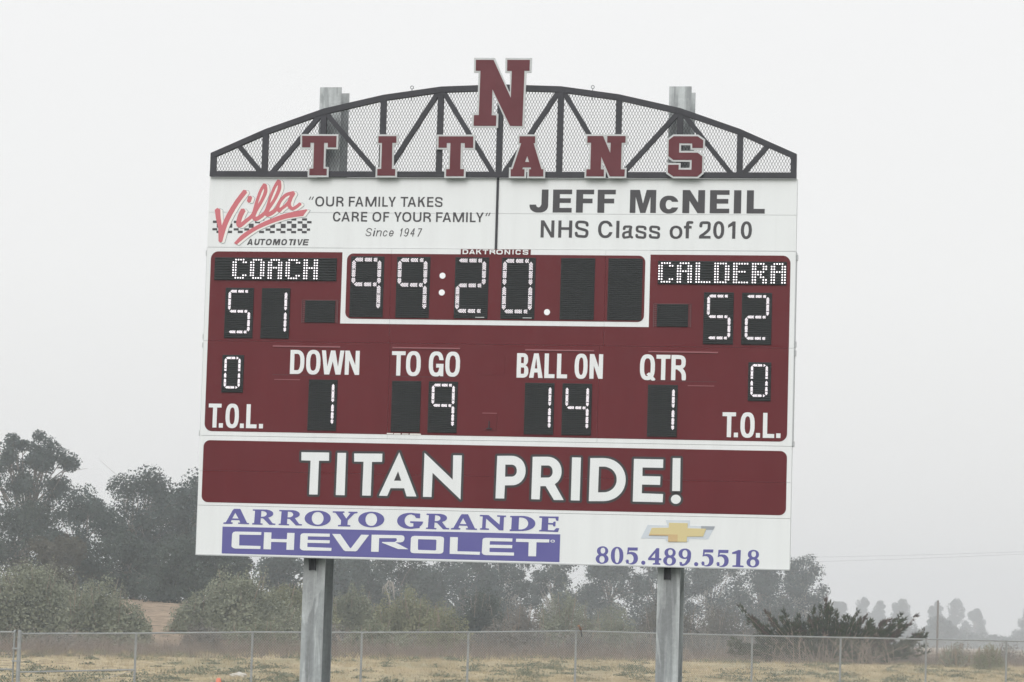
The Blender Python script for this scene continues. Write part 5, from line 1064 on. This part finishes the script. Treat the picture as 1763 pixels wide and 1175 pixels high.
# middle row behind the posts
for px, d, w, yt, nm, lab, lm, nlv, op, cr_ in (
        (492, 278, 125, 944, 'eucalyptus_tree', 'tree with its crown under the board just left of the left post', 'euc', 8000, .3, .10),
        (590, 295, 150, 935, 'eucalyptus_tree', 'tree directly right of the left post under the board', 'euc', 9000, .25, .10),
        (690, 312, 150, 938, 'eucalyptus_tree', 'dense dark tree behind the pale dead branch', 'oak', 9000, .3, .10),
        (790, 328, 150, 936, 'eucalyptus_tree', 'tree under the middle of the board left of the slender pair', 'euc', 8500, .45, .12),
        (872, 342, 105, 940, 'eucalyptus_tree', 'left tree of the slender pair with sky showing between', 'euc', 5500, .6, .20),
        (952, 356, 80, 948, 'eucalyptus_tree', 'right tree of the slender pair beside the gap of open sky', 'euc', 4500, .6, .25),
        (1052, 373, 130, 950, 'eucalyptus_tree', 'broad grey-green tree just left of the right post', 'euc', 8500, .4, .10),
        (1135, 387, 110, 940, 'eucalyptus_tree', 'tree whose crown is crossed by the right post', 'euc', 6500, .4, .12),
        (1225, 402, 130, 946, 'eucalyptus_tree', 'tree with pale leaning limbs right of the right post', 'euc', 7000, .6, .15),
        (1310, 416, 120, 948, 'eucalyptus_tree', 'tree under the lower right corner of the scoreboard', 'euc', 7500, .45, .12),
        (1378, 428, 92, 947, 'eucalyptus_tree', 'open lobed tree standing clear of the scoreboard on its right', 'euc', 6500, .6, .14)):
    tree(nm, lab, 'tree', px, d, w * 1.16, yt, R, lm, 'palebark' if op > .55 else 'bark', base=-3, crown_lo=cr_ * .5, nl=int(nlv * 1.25), ls=.37, open_=op * .8, nclump=42, group=TG)

BG = 'bushes along the back of the dry field'
bush('bush', 'large olive bush mound at the far left behind the gate', 'bush', 50, 182, 300, 962, R, 'bush', nl=17000, ls=.21, nlobe=11, group=BG)
bush('bush', 'rounded olive bush left of the dry dirt path', 'bush', 172, 179, 190, 992, R, 'bush', nl=11000, ls=.20, nlobe=8, group=BG)
bush('bush', 'wide rounded bush right of the dry dirt path', 'bush', 404, 189, 235, 976, R, 'bush', nl=14000, ls=.21, nlobe=9, group=BG)
bush('bush', 'yellowish bush crossed by the left post', 'bush', 505, 200, 170, 1004, R, 'bush2', nl=10000, ls=.20, group=BG, nlobe=8)
bush('bush', 'olive bush just right of the left post', 'bush', 605, 206, 130, 1012, R, 'bush', nl=8500, ls=.20, group=BG, nlobe=7)
bush('bush', 'light green willow bush below the pale dead branch', 'bush', 705, 203, 170, 1014, R, 'bush2', nl=10500, ls=.20, group=BG, nlobe=8)
bush('bush', 'low yellow-green bush in front of the light green willow bush', 'bush', 770, 187, 130, 1044, R, 'bush2', nl=7000, ls=.18, group=BG, nlobe=7)
bush('bush', 'dark green bush right of the light green willow bush', 'bush', 830, 225, 150, 1008, R, 'oak', nl=8000, ls=.22, group=BG, nlobe=7)
bush('bush', 'grey-brown twiggy bush under the slender pair of trees', 'bush', 895, 206, 130, 1034, R, 'greybush', nl=7500, ls=.18, group=BG, nlobe=7)
bush('bush', 'round olive bush under the gap of open sky', 'bush', 975, 231, 150, 1014, R, 'bush', nl=9000, ls=.21, group=BG, nlobe=8)
bush('bush', 'low olive bush left of the right post', 'bush', 1060, 240, 150, 1040, R, 'bush', nl=8500, ls=.20, group=BG, nlobe=8)
bush('bush', 'grey-green bush behind the right post', 'bush', 1150, 279, 170, 1030, R, 'oak2', nl=8500, ls=.22, group=BG, nlobe=8)
bush('bush', 'hazy bush between the right post and the juniper', 'bush', 1245, 312, 150, 1036, R, 'oak2', nl=8000, ls=.22, group=BG, nlobe=8)
bush('bush', 'hazy bush behind the left half of the juniper', 'bush', 1345, 352, 160, 1040, R, 'oak', nl=8000, ls=.24, group=BG, nlobe=8)
bush('bush', 'low scrub under the dry path beside the fence line', 'bush', 352, 163, 105, 1074, R, 'greybush', nl=6500, ls=.17, group=BG, nlobe=7)
bush('bush', 'low olive scrub behind the fence left of the left post', 'bush', 455, 160, 130, 1058, R, 'bush', nl=6500, ls=.17, group=BG, nlobe=7)
bush('bush', 'low grey scrub behind the fence between the posts', 'bush', 860, 168, 170, 1072, R, 'greybush', nl=7000, ls=.17, group=BG, nlobe=8)
bush('bush', 'low grey scrub behind the fence near the perched bird', 'bush', 1000, 184, 150, 1076, R, 'greybush', nl=6500, ls=.17, group=BG, nlobe=8)
bush('bush', 'low grey scrub right of the right post', 'bush', 1210, 216, 130, 1084, R, 'greybush', nl=5500, ls=.17, group=BG, nlobe=7)
bush('bush', 'low olive scrub between the left post and the fence posts', 'bush', 650, 165, 140, 1066, R, 'bush', nl=6500, ls=.17, group=BG, nlobe=7)
bush('bush', 'twiggy green bush right of the juniper by the utility pole', 'bush', 1645, 152, 62, 1106, R, 'bush', nl=1000, ls=.08, group=BG, nlobe=7)
bush('bush', 'ochre bush near the right edge behind the fence', 'bush', 1703, 150, 60, 1107, R, 'bush2', nl=2600, ls=.08, group=BG, nlobe=7)

# far hazy trees at the right
FG = 'far hazy trees at the right'
FARK = 1.45
for px, d, w, yt, lab in ((1445, 800, 46, 1031, 'dome-shaped far tree behind the right end of the big trees'), (1487, 860, 34, 1029, 'pointed far tree left of the small one'), (1514, 860, 24, 1034, 'smallest pointed far tree'),
                          (1551, 850, 48, 1032, 'broad flat-topped far tree above the juniper'), (1612, 880, 36, 1036, 'far tree right behind the utility pole'), (1645, 900, 40, 1030, 'tallest round far tree right of the utility pole'),
                          (1680, 880, 38, 1045, 'ragged far tree before the gap of open sky'), (1776, 840, 62, 1044, 'far tree cut by the right edge'), (1618, 640, 66, 1063, 'lower darker far tree in front of the utility pole group')):
    tree('conifer_tree' if w < 40 else 'cypress_tree', lab, 'tree', px, d * FARK, w, yt, R, 'oak', crown_lo=.0, taper=R.uniform(.2, .7), nl=5200, ls=.8, open_=.1, nclump=34, group=FG)
hedge = [(1400, 1080), (1470, 1074), (1560, 1072), (1640, 1076), (1700, 1090), (1763, 1089), (1830, 1084)]
for i, (px, yt) in enumerate(hedge):
    bush('tree_belt', ('far low %s of scrub on the horizon, %s' % (('mound', 'mound', 'hump', 'hump', 'strip', 'strip', 'strip')[i], ('behind the big trees at the right', 'below the pointed far tree', 'below the broad far tree', 'below the tallest round far tree', 'under the gap of open sky', 'at the right edge', 'just outside the right edge')[i])), 'scrub',
         px, 950 + 20 * i, 130, yt, R, 'oak', nl=3800, ls=.8, nlobe=9, group='far low scrub on the horizon')

for px, d, w, yt, lab in ((1490, 205, 110, 1100, 'low grey scrub just past the right half of the juniper'), (1570, 212, 120, 1098, 'low grey scrub left of the utility pole foot'), (1650, 218, 110, 1103, 'low grey scrub right of the utility pole foot'),
                          (1740, 222, 130, 1105, 'low grey scrub at the right edge of the field'), (1300, 230, 130, 1082, 'low grey scrub left of the juniper'), (1110, 215, 120, 1082, 'low grey scrub left of the right post'),
                          (110, 172, 180, 1082, 'low grey scrub behind the gate'), (560, 188, 120, 1070, 'low grey scrub beside the left post'), (745, 190, 120, 1076, 'low grey scrub below the yellow-green bush')):
    bush('bush', lab, 'bush', px, d, w, yt, R, 'greybush', nl=4200, ls=.17, group=BG, nlobe=9, twigs=40)

# bare pale branch arching over the willow bush
x, y = at(668, 245)
dz = zat(668, 1000, 245)
db = empty('dead_tree', (x, y, ground_z(x, y)), 'bare pale dead tree with a drooping arched branch above the bushes', 'tree')
k = 245 / FPX
mb = MB()
mb.tube([(x + .3, y, ground_z(x, y) - .2), (x + .15, y, dz - 1.6), (x - .25, y, dz - .5), (x, y, dz), (x + .3, y, dz - .15), (x + .45, y, dz - .8), (x + .5, y, dz - 1.5)], [.08, .07, .06, .08, .08, .06, .03], 7)
for i in range(26):
    t = i / 25
    q = Vector((x - .5 + t * 1.0, y + R.uniform(-.1, .1), dz - .05 - abs(t - .5) * .9))
    mb.tube([q, q + Vector((R.uniform(-.15, .15), 0, -R.uniform(.3, .8)))], [.022, .008], 4)
mb.build('branches', M['palebark'], db)

# juniper behind the fence
JD = 156
jx, jy = at(1420, JD)
jz = ground_z(jx, jy)
jun = empty('juniper_bush', (jx, jy, jz), 'spreading dark juniper with upswept feathery branches and bare brown twigs below', 'bush')
RJ = random.Random(5)
K = JD / 112
tips = [(1274, 1045), (1290, 1062), (1315, 1085), (1348, 1052), (1335, 1072), (1375, 1062), (1400, 1050), (1421, 1030), (1432, 1049), (1410, 1068), (1455, 1062), (1475, 1054), (1490, 1060), (1468, 1078), (1500, 1070), (1520, 1072), (1551, 1059), (1540, 1074), (1577, 1062),
        (1560, 1080), (1582, 1090), (1592, 1086), (1575, 1102), (1530, 1095), (1262, 1100), (1258, 1122), (1280, 1120), (1300, 1095), (1360, 1084), (1385, 1075), (1440, 1075), (1510, 1088), (1548, 1112), (1270, 1128), (1330, 1100), (1600, 1108)]
wood, fol, red = MB(), MB(), MB()
right_axis = Vector((rgt.x, rgt.y, 0)).normalized()
deep = Vector((-right_axis.y, right_axis.x, 0))


def spray(mbx, a, d, L, R_):
    """flat feathery juniper spray"""
    side = d.cross(Vector((R_.gauss(0, 1), R_.gauss(0, 1), R_.gauss(0, 1)))).normalized()
    n = 5
    for i in range(n):
        t = (i + 1) / n
        p = a + d * L * t
        for s in (-1, 1):
            q = p + (d * .7 + side * s * .7).normalized() * L * .38 * (1.15 - t)
            wv = d.cross(side).normalized() * .019 + side * .022
            m0 = len(mbx.v)
            mbx.v += [tuple(p - wv), tuple(p + wv), tuple(q + wv * .4)]
            mbx.f.append((m0, m0 + 1, m0 + 2))
    wv = side * .012
    m0 = len(mbx.v)
    mbx.v += [tuple(a - wv), tuple(a + wv), tuple(a + d * L)]
    mbx.f.append((m0, m0 + 1, m0 + 2))


for rep in range(5):
    for i, (tx, ty) in enumerate(tips):
        if rep: tx, ty = tx + (1420 - tx) * (.06 * rep) + RJ.uniform(-16, 16), min(ty + RJ.uniform(3, 12 + 7 * rep), RJ.uniform(1108, 1128))
        dd = JD + RJ.uniform(-2, 2) * (1 if rep else .5)
        X, Y = at(tx, dd)
        tip = Vector((X, Y, zat(tx, ty, dd)))
        bx_, by_ = at(1420 + (tx - 1420) * .16 + RJ.uniform(-14, 14), JD + RJ.uniform(-.5, .5))
        root_ = Vector((bx_, by_, jz + .1))
        mid = root_.lerp(tip, .58) + Vector((0, 0, -.30 * (tip - root_).length * .5))
        mid.z = max(mid.z, jz + .15)
        P = []
        for t in range(11):
            t /= 10
            P.append(root_ * (1 - t) ** 2 + mid * 2 * t * (1 - t) + tip * t * t)
        wood.tube(P, [.06 * (1 - .85 * j / 10) for j in range(11)], 5, cap=False)
        isred = RJ.random() < .22
        for j in range(46 if rep == 0 else 46):
            t = (.34 if rep < 2 else .18) + (.66 if rep < 2 else .82) * RJ.random() ** .8
            jj = min(int(t * 10), 9)
            p = P[jj].lerp(P[jj + 1], t * 10 - jj)
            d = (P[jj + 1] - P[jj]).normalized()
            d = (d + Vector((RJ.gauss(0, .42), RJ.gauss(0, .42), RJ.gauss(.10, .38)))).normalized()
            p = p + Vector((RJ.gauss(0, .10), RJ.gauss(0, .12), RJ.gauss(0, .09))) * (1.4 - t)
            for _ in range(3):
                dv = (d + Vector((RJ.gauss(0, .3), RJ.gauss(0, .3), RJ.gauss(0, .3)))).normalized()
                spray(red if (isred and t > .72) or RJ.random() < .06 else fol, p, dv, RJ.uniform(.20, .40) * (1.25 - .5 * t), RJ)
for i in range(120):
    px = RJ.uniform(1320, 1540)
    dd = JD - RJ.uniform(-.6, 2.2)
    X, Y = at(px, dd)
    b0 = Vector((X, Y, ground_z(X, Y)))
    h = RJ.uniform(.7, 1.6)
    d = Vector((RJ.gauss(0, .35), RJ.gauss(0, .2), 1))
    p1 = b0 + d * h * .5
    p2 = b0 + Vector((d.x * 1.3, d.y, 1)) * h
    wood.tube([b0, p1, p2], [.020, .015, .007], 4, cap=False)
    for _ in range(4):
        q = p1.lerp(p2, RJ.random())
        wood.tube([q, q + Vector((RJ.gauss(0, .16), RJ.gauss(0, .1), RJ.uniform(.1, .35)))], [.011, .004], 3, cap=False)
wood.build('branches', M['twig'], jun)
fol.build('foliage', M['cyp'], jun)
red.build('dead_foliage', M['cypred'], jun, 'reddish dead tips')

# ------------------------------------------------------------------ field cover
RG = random.Random(3)
gr, wd, rw = MB(), MB(), MB()


def blade(mb, x, y, z, h, w, R_, lean=.35):
    a = R_.uniform(0, 2 * pi)
    dx, dy = cos(a) * w, sin(a) * w
    lx, ly = R_.gauss(0, lean) * h, R_.gauss(0, lean) * h
    n = len(mb.v)
    mb.v += [(x - dx, y - dy, z), (x + dx, y + dy, z), (x + lx, y + ly, z + h)]
    mb.f.append((n, n + 1, n + 2))


for i in range(21000):
    px = RG.uniform(-70, 1840)
    d = 78 + 90 * RG.random() ** 1.25
    x, y = at(px, d)
    z = ground_z(x, y)
    q = hnoise(x * 1.7 + 5, y * .9)
    if q < -.25 and RG.random() < .75: continue
    h = RG.uniform(.06, .20) * (1.2 if d > 118 else .9)
    for _ in range(7):
        blade(gr, x + RG.gauss(0, .10), y + RG.gauss(0, .10), z - .01, h * RG.uniform(.5, 1.25), .009, RG, .4)
for i in range(760):
    px = RG.uniform(-70, 1840)
    d = 80 + 84 * RG.random() ** 1.15
    x, y = at(px, d)
    if hnoise(x * .8 - 3, y * .6 + 9) < -.1 and RG.random() < .7: continue
    z = ground_z(x, y)
    s = RG.uniform(.10, .34)
    for _ in range(int(60 + s * 240)):
        gx, gy = RG.gauss(0, s), RG.gauss(0, s)
        leaf(wd, (x + gx, y + gy, z + .01 + abs(RG.gauss(0, .5)) * s * .75 * max(.2, 1 - (gx * gx + gy * gy) / (5 * s * s))), RG.uniform(.03, .065), RG, -.5, 1.3)
for i in range(2600):
    px = RG.uniform(-90, 1860)
    s = min(max(px / 1763, 0), 1)
    d = 128 + 40 * s + RG.uniform(-9, 26)
    x, y = at(px, d)
    z = ground_z(x, y)
    h = RG.uniform(.35, .95) * (1 if RG.random() < .8 else 1.35)
    for _ in range(9):
        blade(rw, x + RG.gauss(0, .22), y + RG.gauss(0, .22), z - .02, h * RG.uniform(.5, 1.15), .014, RG, .28)
    for _ in range(5):
        leaf(rw, (x + RG.gauss(0, .2), y + RG.gauss(0, .2), z + h * RG.uniform(.4, 1)), .07, RG)
gr.build('grass', M['straw'], None, 'dry straw-coloured grass over the field', kind='stuff')
wd.build('weeds', M['weed'], None, 'low grey-green weeds scattered in the dry grass', kind='stuff')
rw.build('dry_brush', M['redweed'], None, 'reddish dead brush along the far edge of the field', kind='stuff')

# ------------------------------------------------------------------ chain-link fence
posts = [(37, 1091.5, 77.0), (237, 1091, 77.6), (437, 1089, 78.3), (625, 1089.5, 79.1), (808, 1089, 80.1), (993, 1087, 81.1),
         (1145, 1091.5, 83.6), (1296, 1095, 86.4), (1448, 1098, 89.4), (1595, 1101, 92.4), (1733, 1104, 95.4), (1868, 1107, 98.4)]
PP = []
for px, py, d in posts:
    x, y = at(px, d)
    PP.append(Vector((x, y, zat(px, py, d))))
HF = 1.80
fo = empty('chain_link_fence', (PP[5].x, PP[5].y, PP[5].z - HF), 'long galvanised chain-link fence crossing behind the scoreboard posts', 'fence')
for i, p in enumerate(PP[1:]):
    mb = MB().tube([(p.x, p.y, p.z - HF - .15), (p.x, p.y, p.z - .02)], .030, 10)
    mb.tube([(p.x, p.y, p.z - .05), (p.x, p.y, p.z + .012)], .036, 10)
    mb.build('fence_post', M['galv_fence'], fo, smooth=False)
tp = MB().tube([(p.x, p.y, p.z) for p in PP[:1]] + [(p.x, p.y, p.z) for p in PP[1:]], .021, 8)
tp.build('top_rail', M['galv_fence'], fo)
a, b = PP[0], PP[1]
MB().tube([(a.x, a.y, a.z - .98), (b.x, b.y, b.z - .94)], .021, 8).build('middle_rail', M['galv_fence'], fo)
MB().tube([(b.x, b.y, b.z - .96), (b.x - .9, b.y - .5, b.z - 1.25), (a.x + .3, a.y + .2, b.z - 1.70)], .006, 6).build('brace_rod', M['galv_fence'], fo)


def fabric(P, Q, mb, y_off=.03):
    L = hypot(Q.x - P.x, Q.y - P.y)
    t = Vector((Q.x - P.x, Q.y - P.y, 0)) / L
    nrm = Vector((-t.y, t.x, 0))
    H = HF
    step = .0762
    n = int((L + H) / step) + 1
    wv = .0012
    for s in (1, -1):
        for k in range(n):
            u0 = k * step - H
            # line from (u0, 0) to (u0+H, H), clipped to 0..L ; the other family is mirrored
            lo, hi = max(0, -u0), min(H, L - u0)
            if hi - lo < .02: continue
            pts = []
            for h in (lo, hi):
                u = u0 + h
                if s < 0: u = L - u
                zr = P.z + (Q.z - P.z) * u / L
                pts.append(Vector((P.x, P.y, 0)) + t * u - nrm * (y_off + .003 * s) + Vector((0, 0, zr - H + h + .035)))
            mb.bar(pts[0], pts[1], wv * 2, wv * 2, nrm)


fb = MB()
for P, Q in zip(PP, PP[1:]): fabric(P, Q, fb)
fb.build('chain_link_mesh', M['wire'], fo)

# gate post and leaf at the left
g = PP[0]
gt = empty('chain_link_gate', (g.x, g.y, g.z - HF), 'galvanised gate with thick hinge post at the left edge of the picture', 'gate')
mb = MB().tube([(g.x, g.y, g.z - HF - .2), (g.x, g.y, g.z + .06)], .052, 12)
mb.tube([(g.x, g.y, g.z + .06), (g.x, g.y, g.z + .085)], [.056, .03], 12)
mb.build('gate_post', M['galv_fence'], gt)
lx, ly = at(28, 77.1)
ex, ey = at(-170, 76.4)
zt_ = zat(28, 1089, 77.1)
leafg = MB()
leafg.tube([(lx, ly, zt_ - HF + .05), (lx, ly, zt_ + .03)], .024, 8)
leafg.tube([(ex, ey, zt_ - HF + .05), (ex, ey, zt_)], .024, 8)
leafg.tube([(lx, ly, zt_), (ex, ey, zt_ - .02)], .021, 8)
leafg.tube([(lx, ly, zt_ - .95), (ex, ey, zt_ - .97)], .021, 8)
leafg.tube([(lx, ly, zt_ - HF + .08), (ex, ey, zt_ - HF + .06)], .021, 8)
leafg.tube([(lx, ly, zt_ + .02), (lx, ly, zt_ + .06)], [.034, .02], 8)
leafg.build('gate_frame', M['galv_fence'], gt)
fb = MB()
fabric(Vector((ex, ey, zt_)), Vector((lx, ly, zt_)), fb, .02)
fb.build('chain_link_mesh', M['wire'], gt)
for dz_ in (.38, .70, 1.35):
    MB().box(min(lx, g.x) - .01, g.y - .055, g.z - dz_ - .02, max(lx, g.x) + .045, g.y + .055, g.z - dz_ + .02).build('hinge', M['galv_fence'], gt)

# bird on the rail
bx_, by_, bz_ = PP[5].x + .10, PP[5].y + .04, PP[5].z + .02
bird = empty('bird', (bx_, by_, bz_), 'small brown bird with a long dark tail perched on the fence rail', 'bird')
M['bird_b'] = mat('brown_feathers', (.10, .055, .035), .8, col2=(.20, .11, .07), scale=30)
M['bird_h'] = mat('buff_feathers', (.42, .27, .17), .8, col2=(.30, .18, .11), scale=30)


def ellips(mb, c, r, n=10, m=7, tilt=0):
    vs, fs = [], []
    for j in range(m + 1):
        ph = -pi / 2 + pi * j / m
        for i in range(n):
            th = 2 * pi * i / n
            v = Vector((r[0] * cos(ph) * cos(th), r[1] * cos(ph) * sin(th), r[2] * sin(ph)))
            v.rotate(Matrix.Rotation(tilt, 3, 'Y'))
            vs.append((c[0] + v.x, c[1] + v.y, c[2] + v.z))
    for j in range(m):
        for i in range(n):
            fs.append((j * n + i, j * n + (i + 1) % n, (j + 1) * n + (i + 1) % n, (j + 1) * n + i))
    mb.add(vs, fs)


mb = MB()
ellips(mb, (bx_, by_, bz_ + .060), (.038, .036, .062), tilt=-.5)
mb.build('body', M['bird_b'], bird, smooth=True)
mb = MB()
ellips(mb, (bx_ - .042, by_, bz_ + .125), (.032, .030, .030))
mb.tube([(bx_ - .066, by_, bz_ + .125), (bx_ - .095, by_, bz_ + .120)], [.010, .001], 6)
mb.build('head', M['bird_h'], bird, smooth=True)
mb = MB()
mb.add([(bx_ + .012, by_ - .012, bz_ + .03), (bx_ + .030, by_ + .012, bz_ + .03), (bx_ + .058, by_ + .010, bz_ - .17), (bx_ + .036, by_ - .010, bz_ - .17),
        (bx_ + .016, by_ - .004, bz_ + .03), (bx_ + .034, by_ + .020, bz_ + .03), (bx_ + .062, by_ + .016, bz_ - .17), (bx_ + .040, by_ - .004, bz_ - .17)],
       [(0, 1, 2, 3), (4, 7, 6, 5), (0, 4, 5, 1), (1, 5, 6, 2), (2, 6, 7, 3), (3, 7, 4, 0)])
mb.build('tail', M['black'], bird)
mb = MB()
for s in (-1, 1):
    mb.tube([(bx_, by_ + s * .012 - .02, bz_ + .02), (bx_ - .004, by_ + s * .012 - .03, bz_ + .001)], .003, 5)
mb.build('legs', M['black'], bird)

# pale lump of stone and orange cone on the dirt
sx, sy = at(415, 104)
sz = ground_z(sx, sy)
RS = random.Random(2)
bm = bmesh.new()
bmesh.ops.create_icosphere(bm, subdivisions=3, radius=1)
for v in bm.verts:
    k_ = 1 + .18 * sin(v.co.x * 5 + 1) * cos(v.co.y * 4) + .10 * sin(v.co.z * 9 + v.co.x * 7)
    v.co = Vector((v.co.x * .30 * k_, v.co.y * .2 * k_, v.co.z * .10 * k_ * (1.2 if v.co.x > 0 else .85)))
me = bpy.data.meshes.new('stone')
bm.to_mesh(me)
bm.free()
me.materials.append(mat('pale_stone', (.42, .39, .34), .9, col2=(.60, .57, .52), scale=8))
st = bpy.data.objects.new('stone', me)
C.objects.link(st)
st.location = (sx, sy, sz + .04)
tagged(st, 'pale flat stone lying in the dry grass beyond the fence', 'stone')
kx, ky = at(381.5, 72)
kt = zat(381.5, 1167.5, 72)
kz = kt - .71
cone = empty('traffic_cone', (kx, ky, kz), 'orange traffic cone with only its tip showing at the bottom edge', 'traffic cone')
orange = mat('faded_orange_plastic', (.72, .16, .07), .5, col2=(.60, .20, .13), scale=9)
mb = MB()
mb.tube([(kx, ky, kz + .03), (kx, ky, kz + .62), (kx, ky, kz + .69), (kx, ky, kz + .71)], [.16, .068, .052, .022], 16)
mb.build('cone_body', orange, cone, smooth=True)
MB().box(kx - .2, ky - .2, kz, kx + .2, ky + .2, kz + .035).build('cone_base', orange, cone)

# utility pole and wires
ux, uy = at(1614, 330)
uz = ground_z(ux, uy)
MBp = MB().tube([(ux, uy, uz - .3), (ux + .03, uy, zat(1615, 1034, 330))], [.14, .10], 8)
up = MBp.build('utility_pole', mat('weathered_pole', (.16, .14, .12), .8), None, 'thin wooden utility pole standing before the far hazy trees')
up['category'] = 'utility pole'
wx0, wy0 = at(1385, 430)
wx1, wy1 = at(2050, 430)
wl = empty('power_line', (wx1, wy1, ground_z(wx1, wy1)), 'two thin power wires crossing the sky right of the scoreboard', 'power line')
for (ya, yb) in ((960, 947), (968, 951)):
    P = []
    for i in range(25):
        t = i / 24
        px = 1385 + (2050 - 1385) * t
        x, y = at(px, 430)
        P.append((x, y, zat(px, ya + (yb - ya) * min(t * 1.75, 1.0 + .0 * t) + 3 * sin(pi * t), 430)))
    MB().tube(P, .011, 5).build('wire', M['black'], wl)
mb = MB().tube([(wx1, wy1, ground_z(wx1, wy1) - .3), (wx1, wy1, zat(2050, 940, 430))], [.16, .11], 8)
mb.build('pole', M['twig'], wl)

# ------------------------------------------------------------------ smoke haze
hz = MB().box(-900, -75, -14.5, 760, 1650, 27.5).build('haze', bpy.data.materials.new('smoke_haze'), None, 'thin grey smoke haze over the whole place', kind='stuff')
hm = hz.data.materials[0]
hm.use_nodes = True
t = hm.node_tree
t.nodes.clear()
o = t.nodes.new('ShaderNodeOutputMaterial')
pv = t.nodes.new('ShaderNodeVolumePrincipled')
pv.inputs['Color'].default_value = (.915, .958, .995, 1)
pv.inputs['Density'].default_value = .00082
pv.inputs['Anisotropy'].default_value = .25
t.links.new(pv.outputs[0], o.inputs['Volume'])
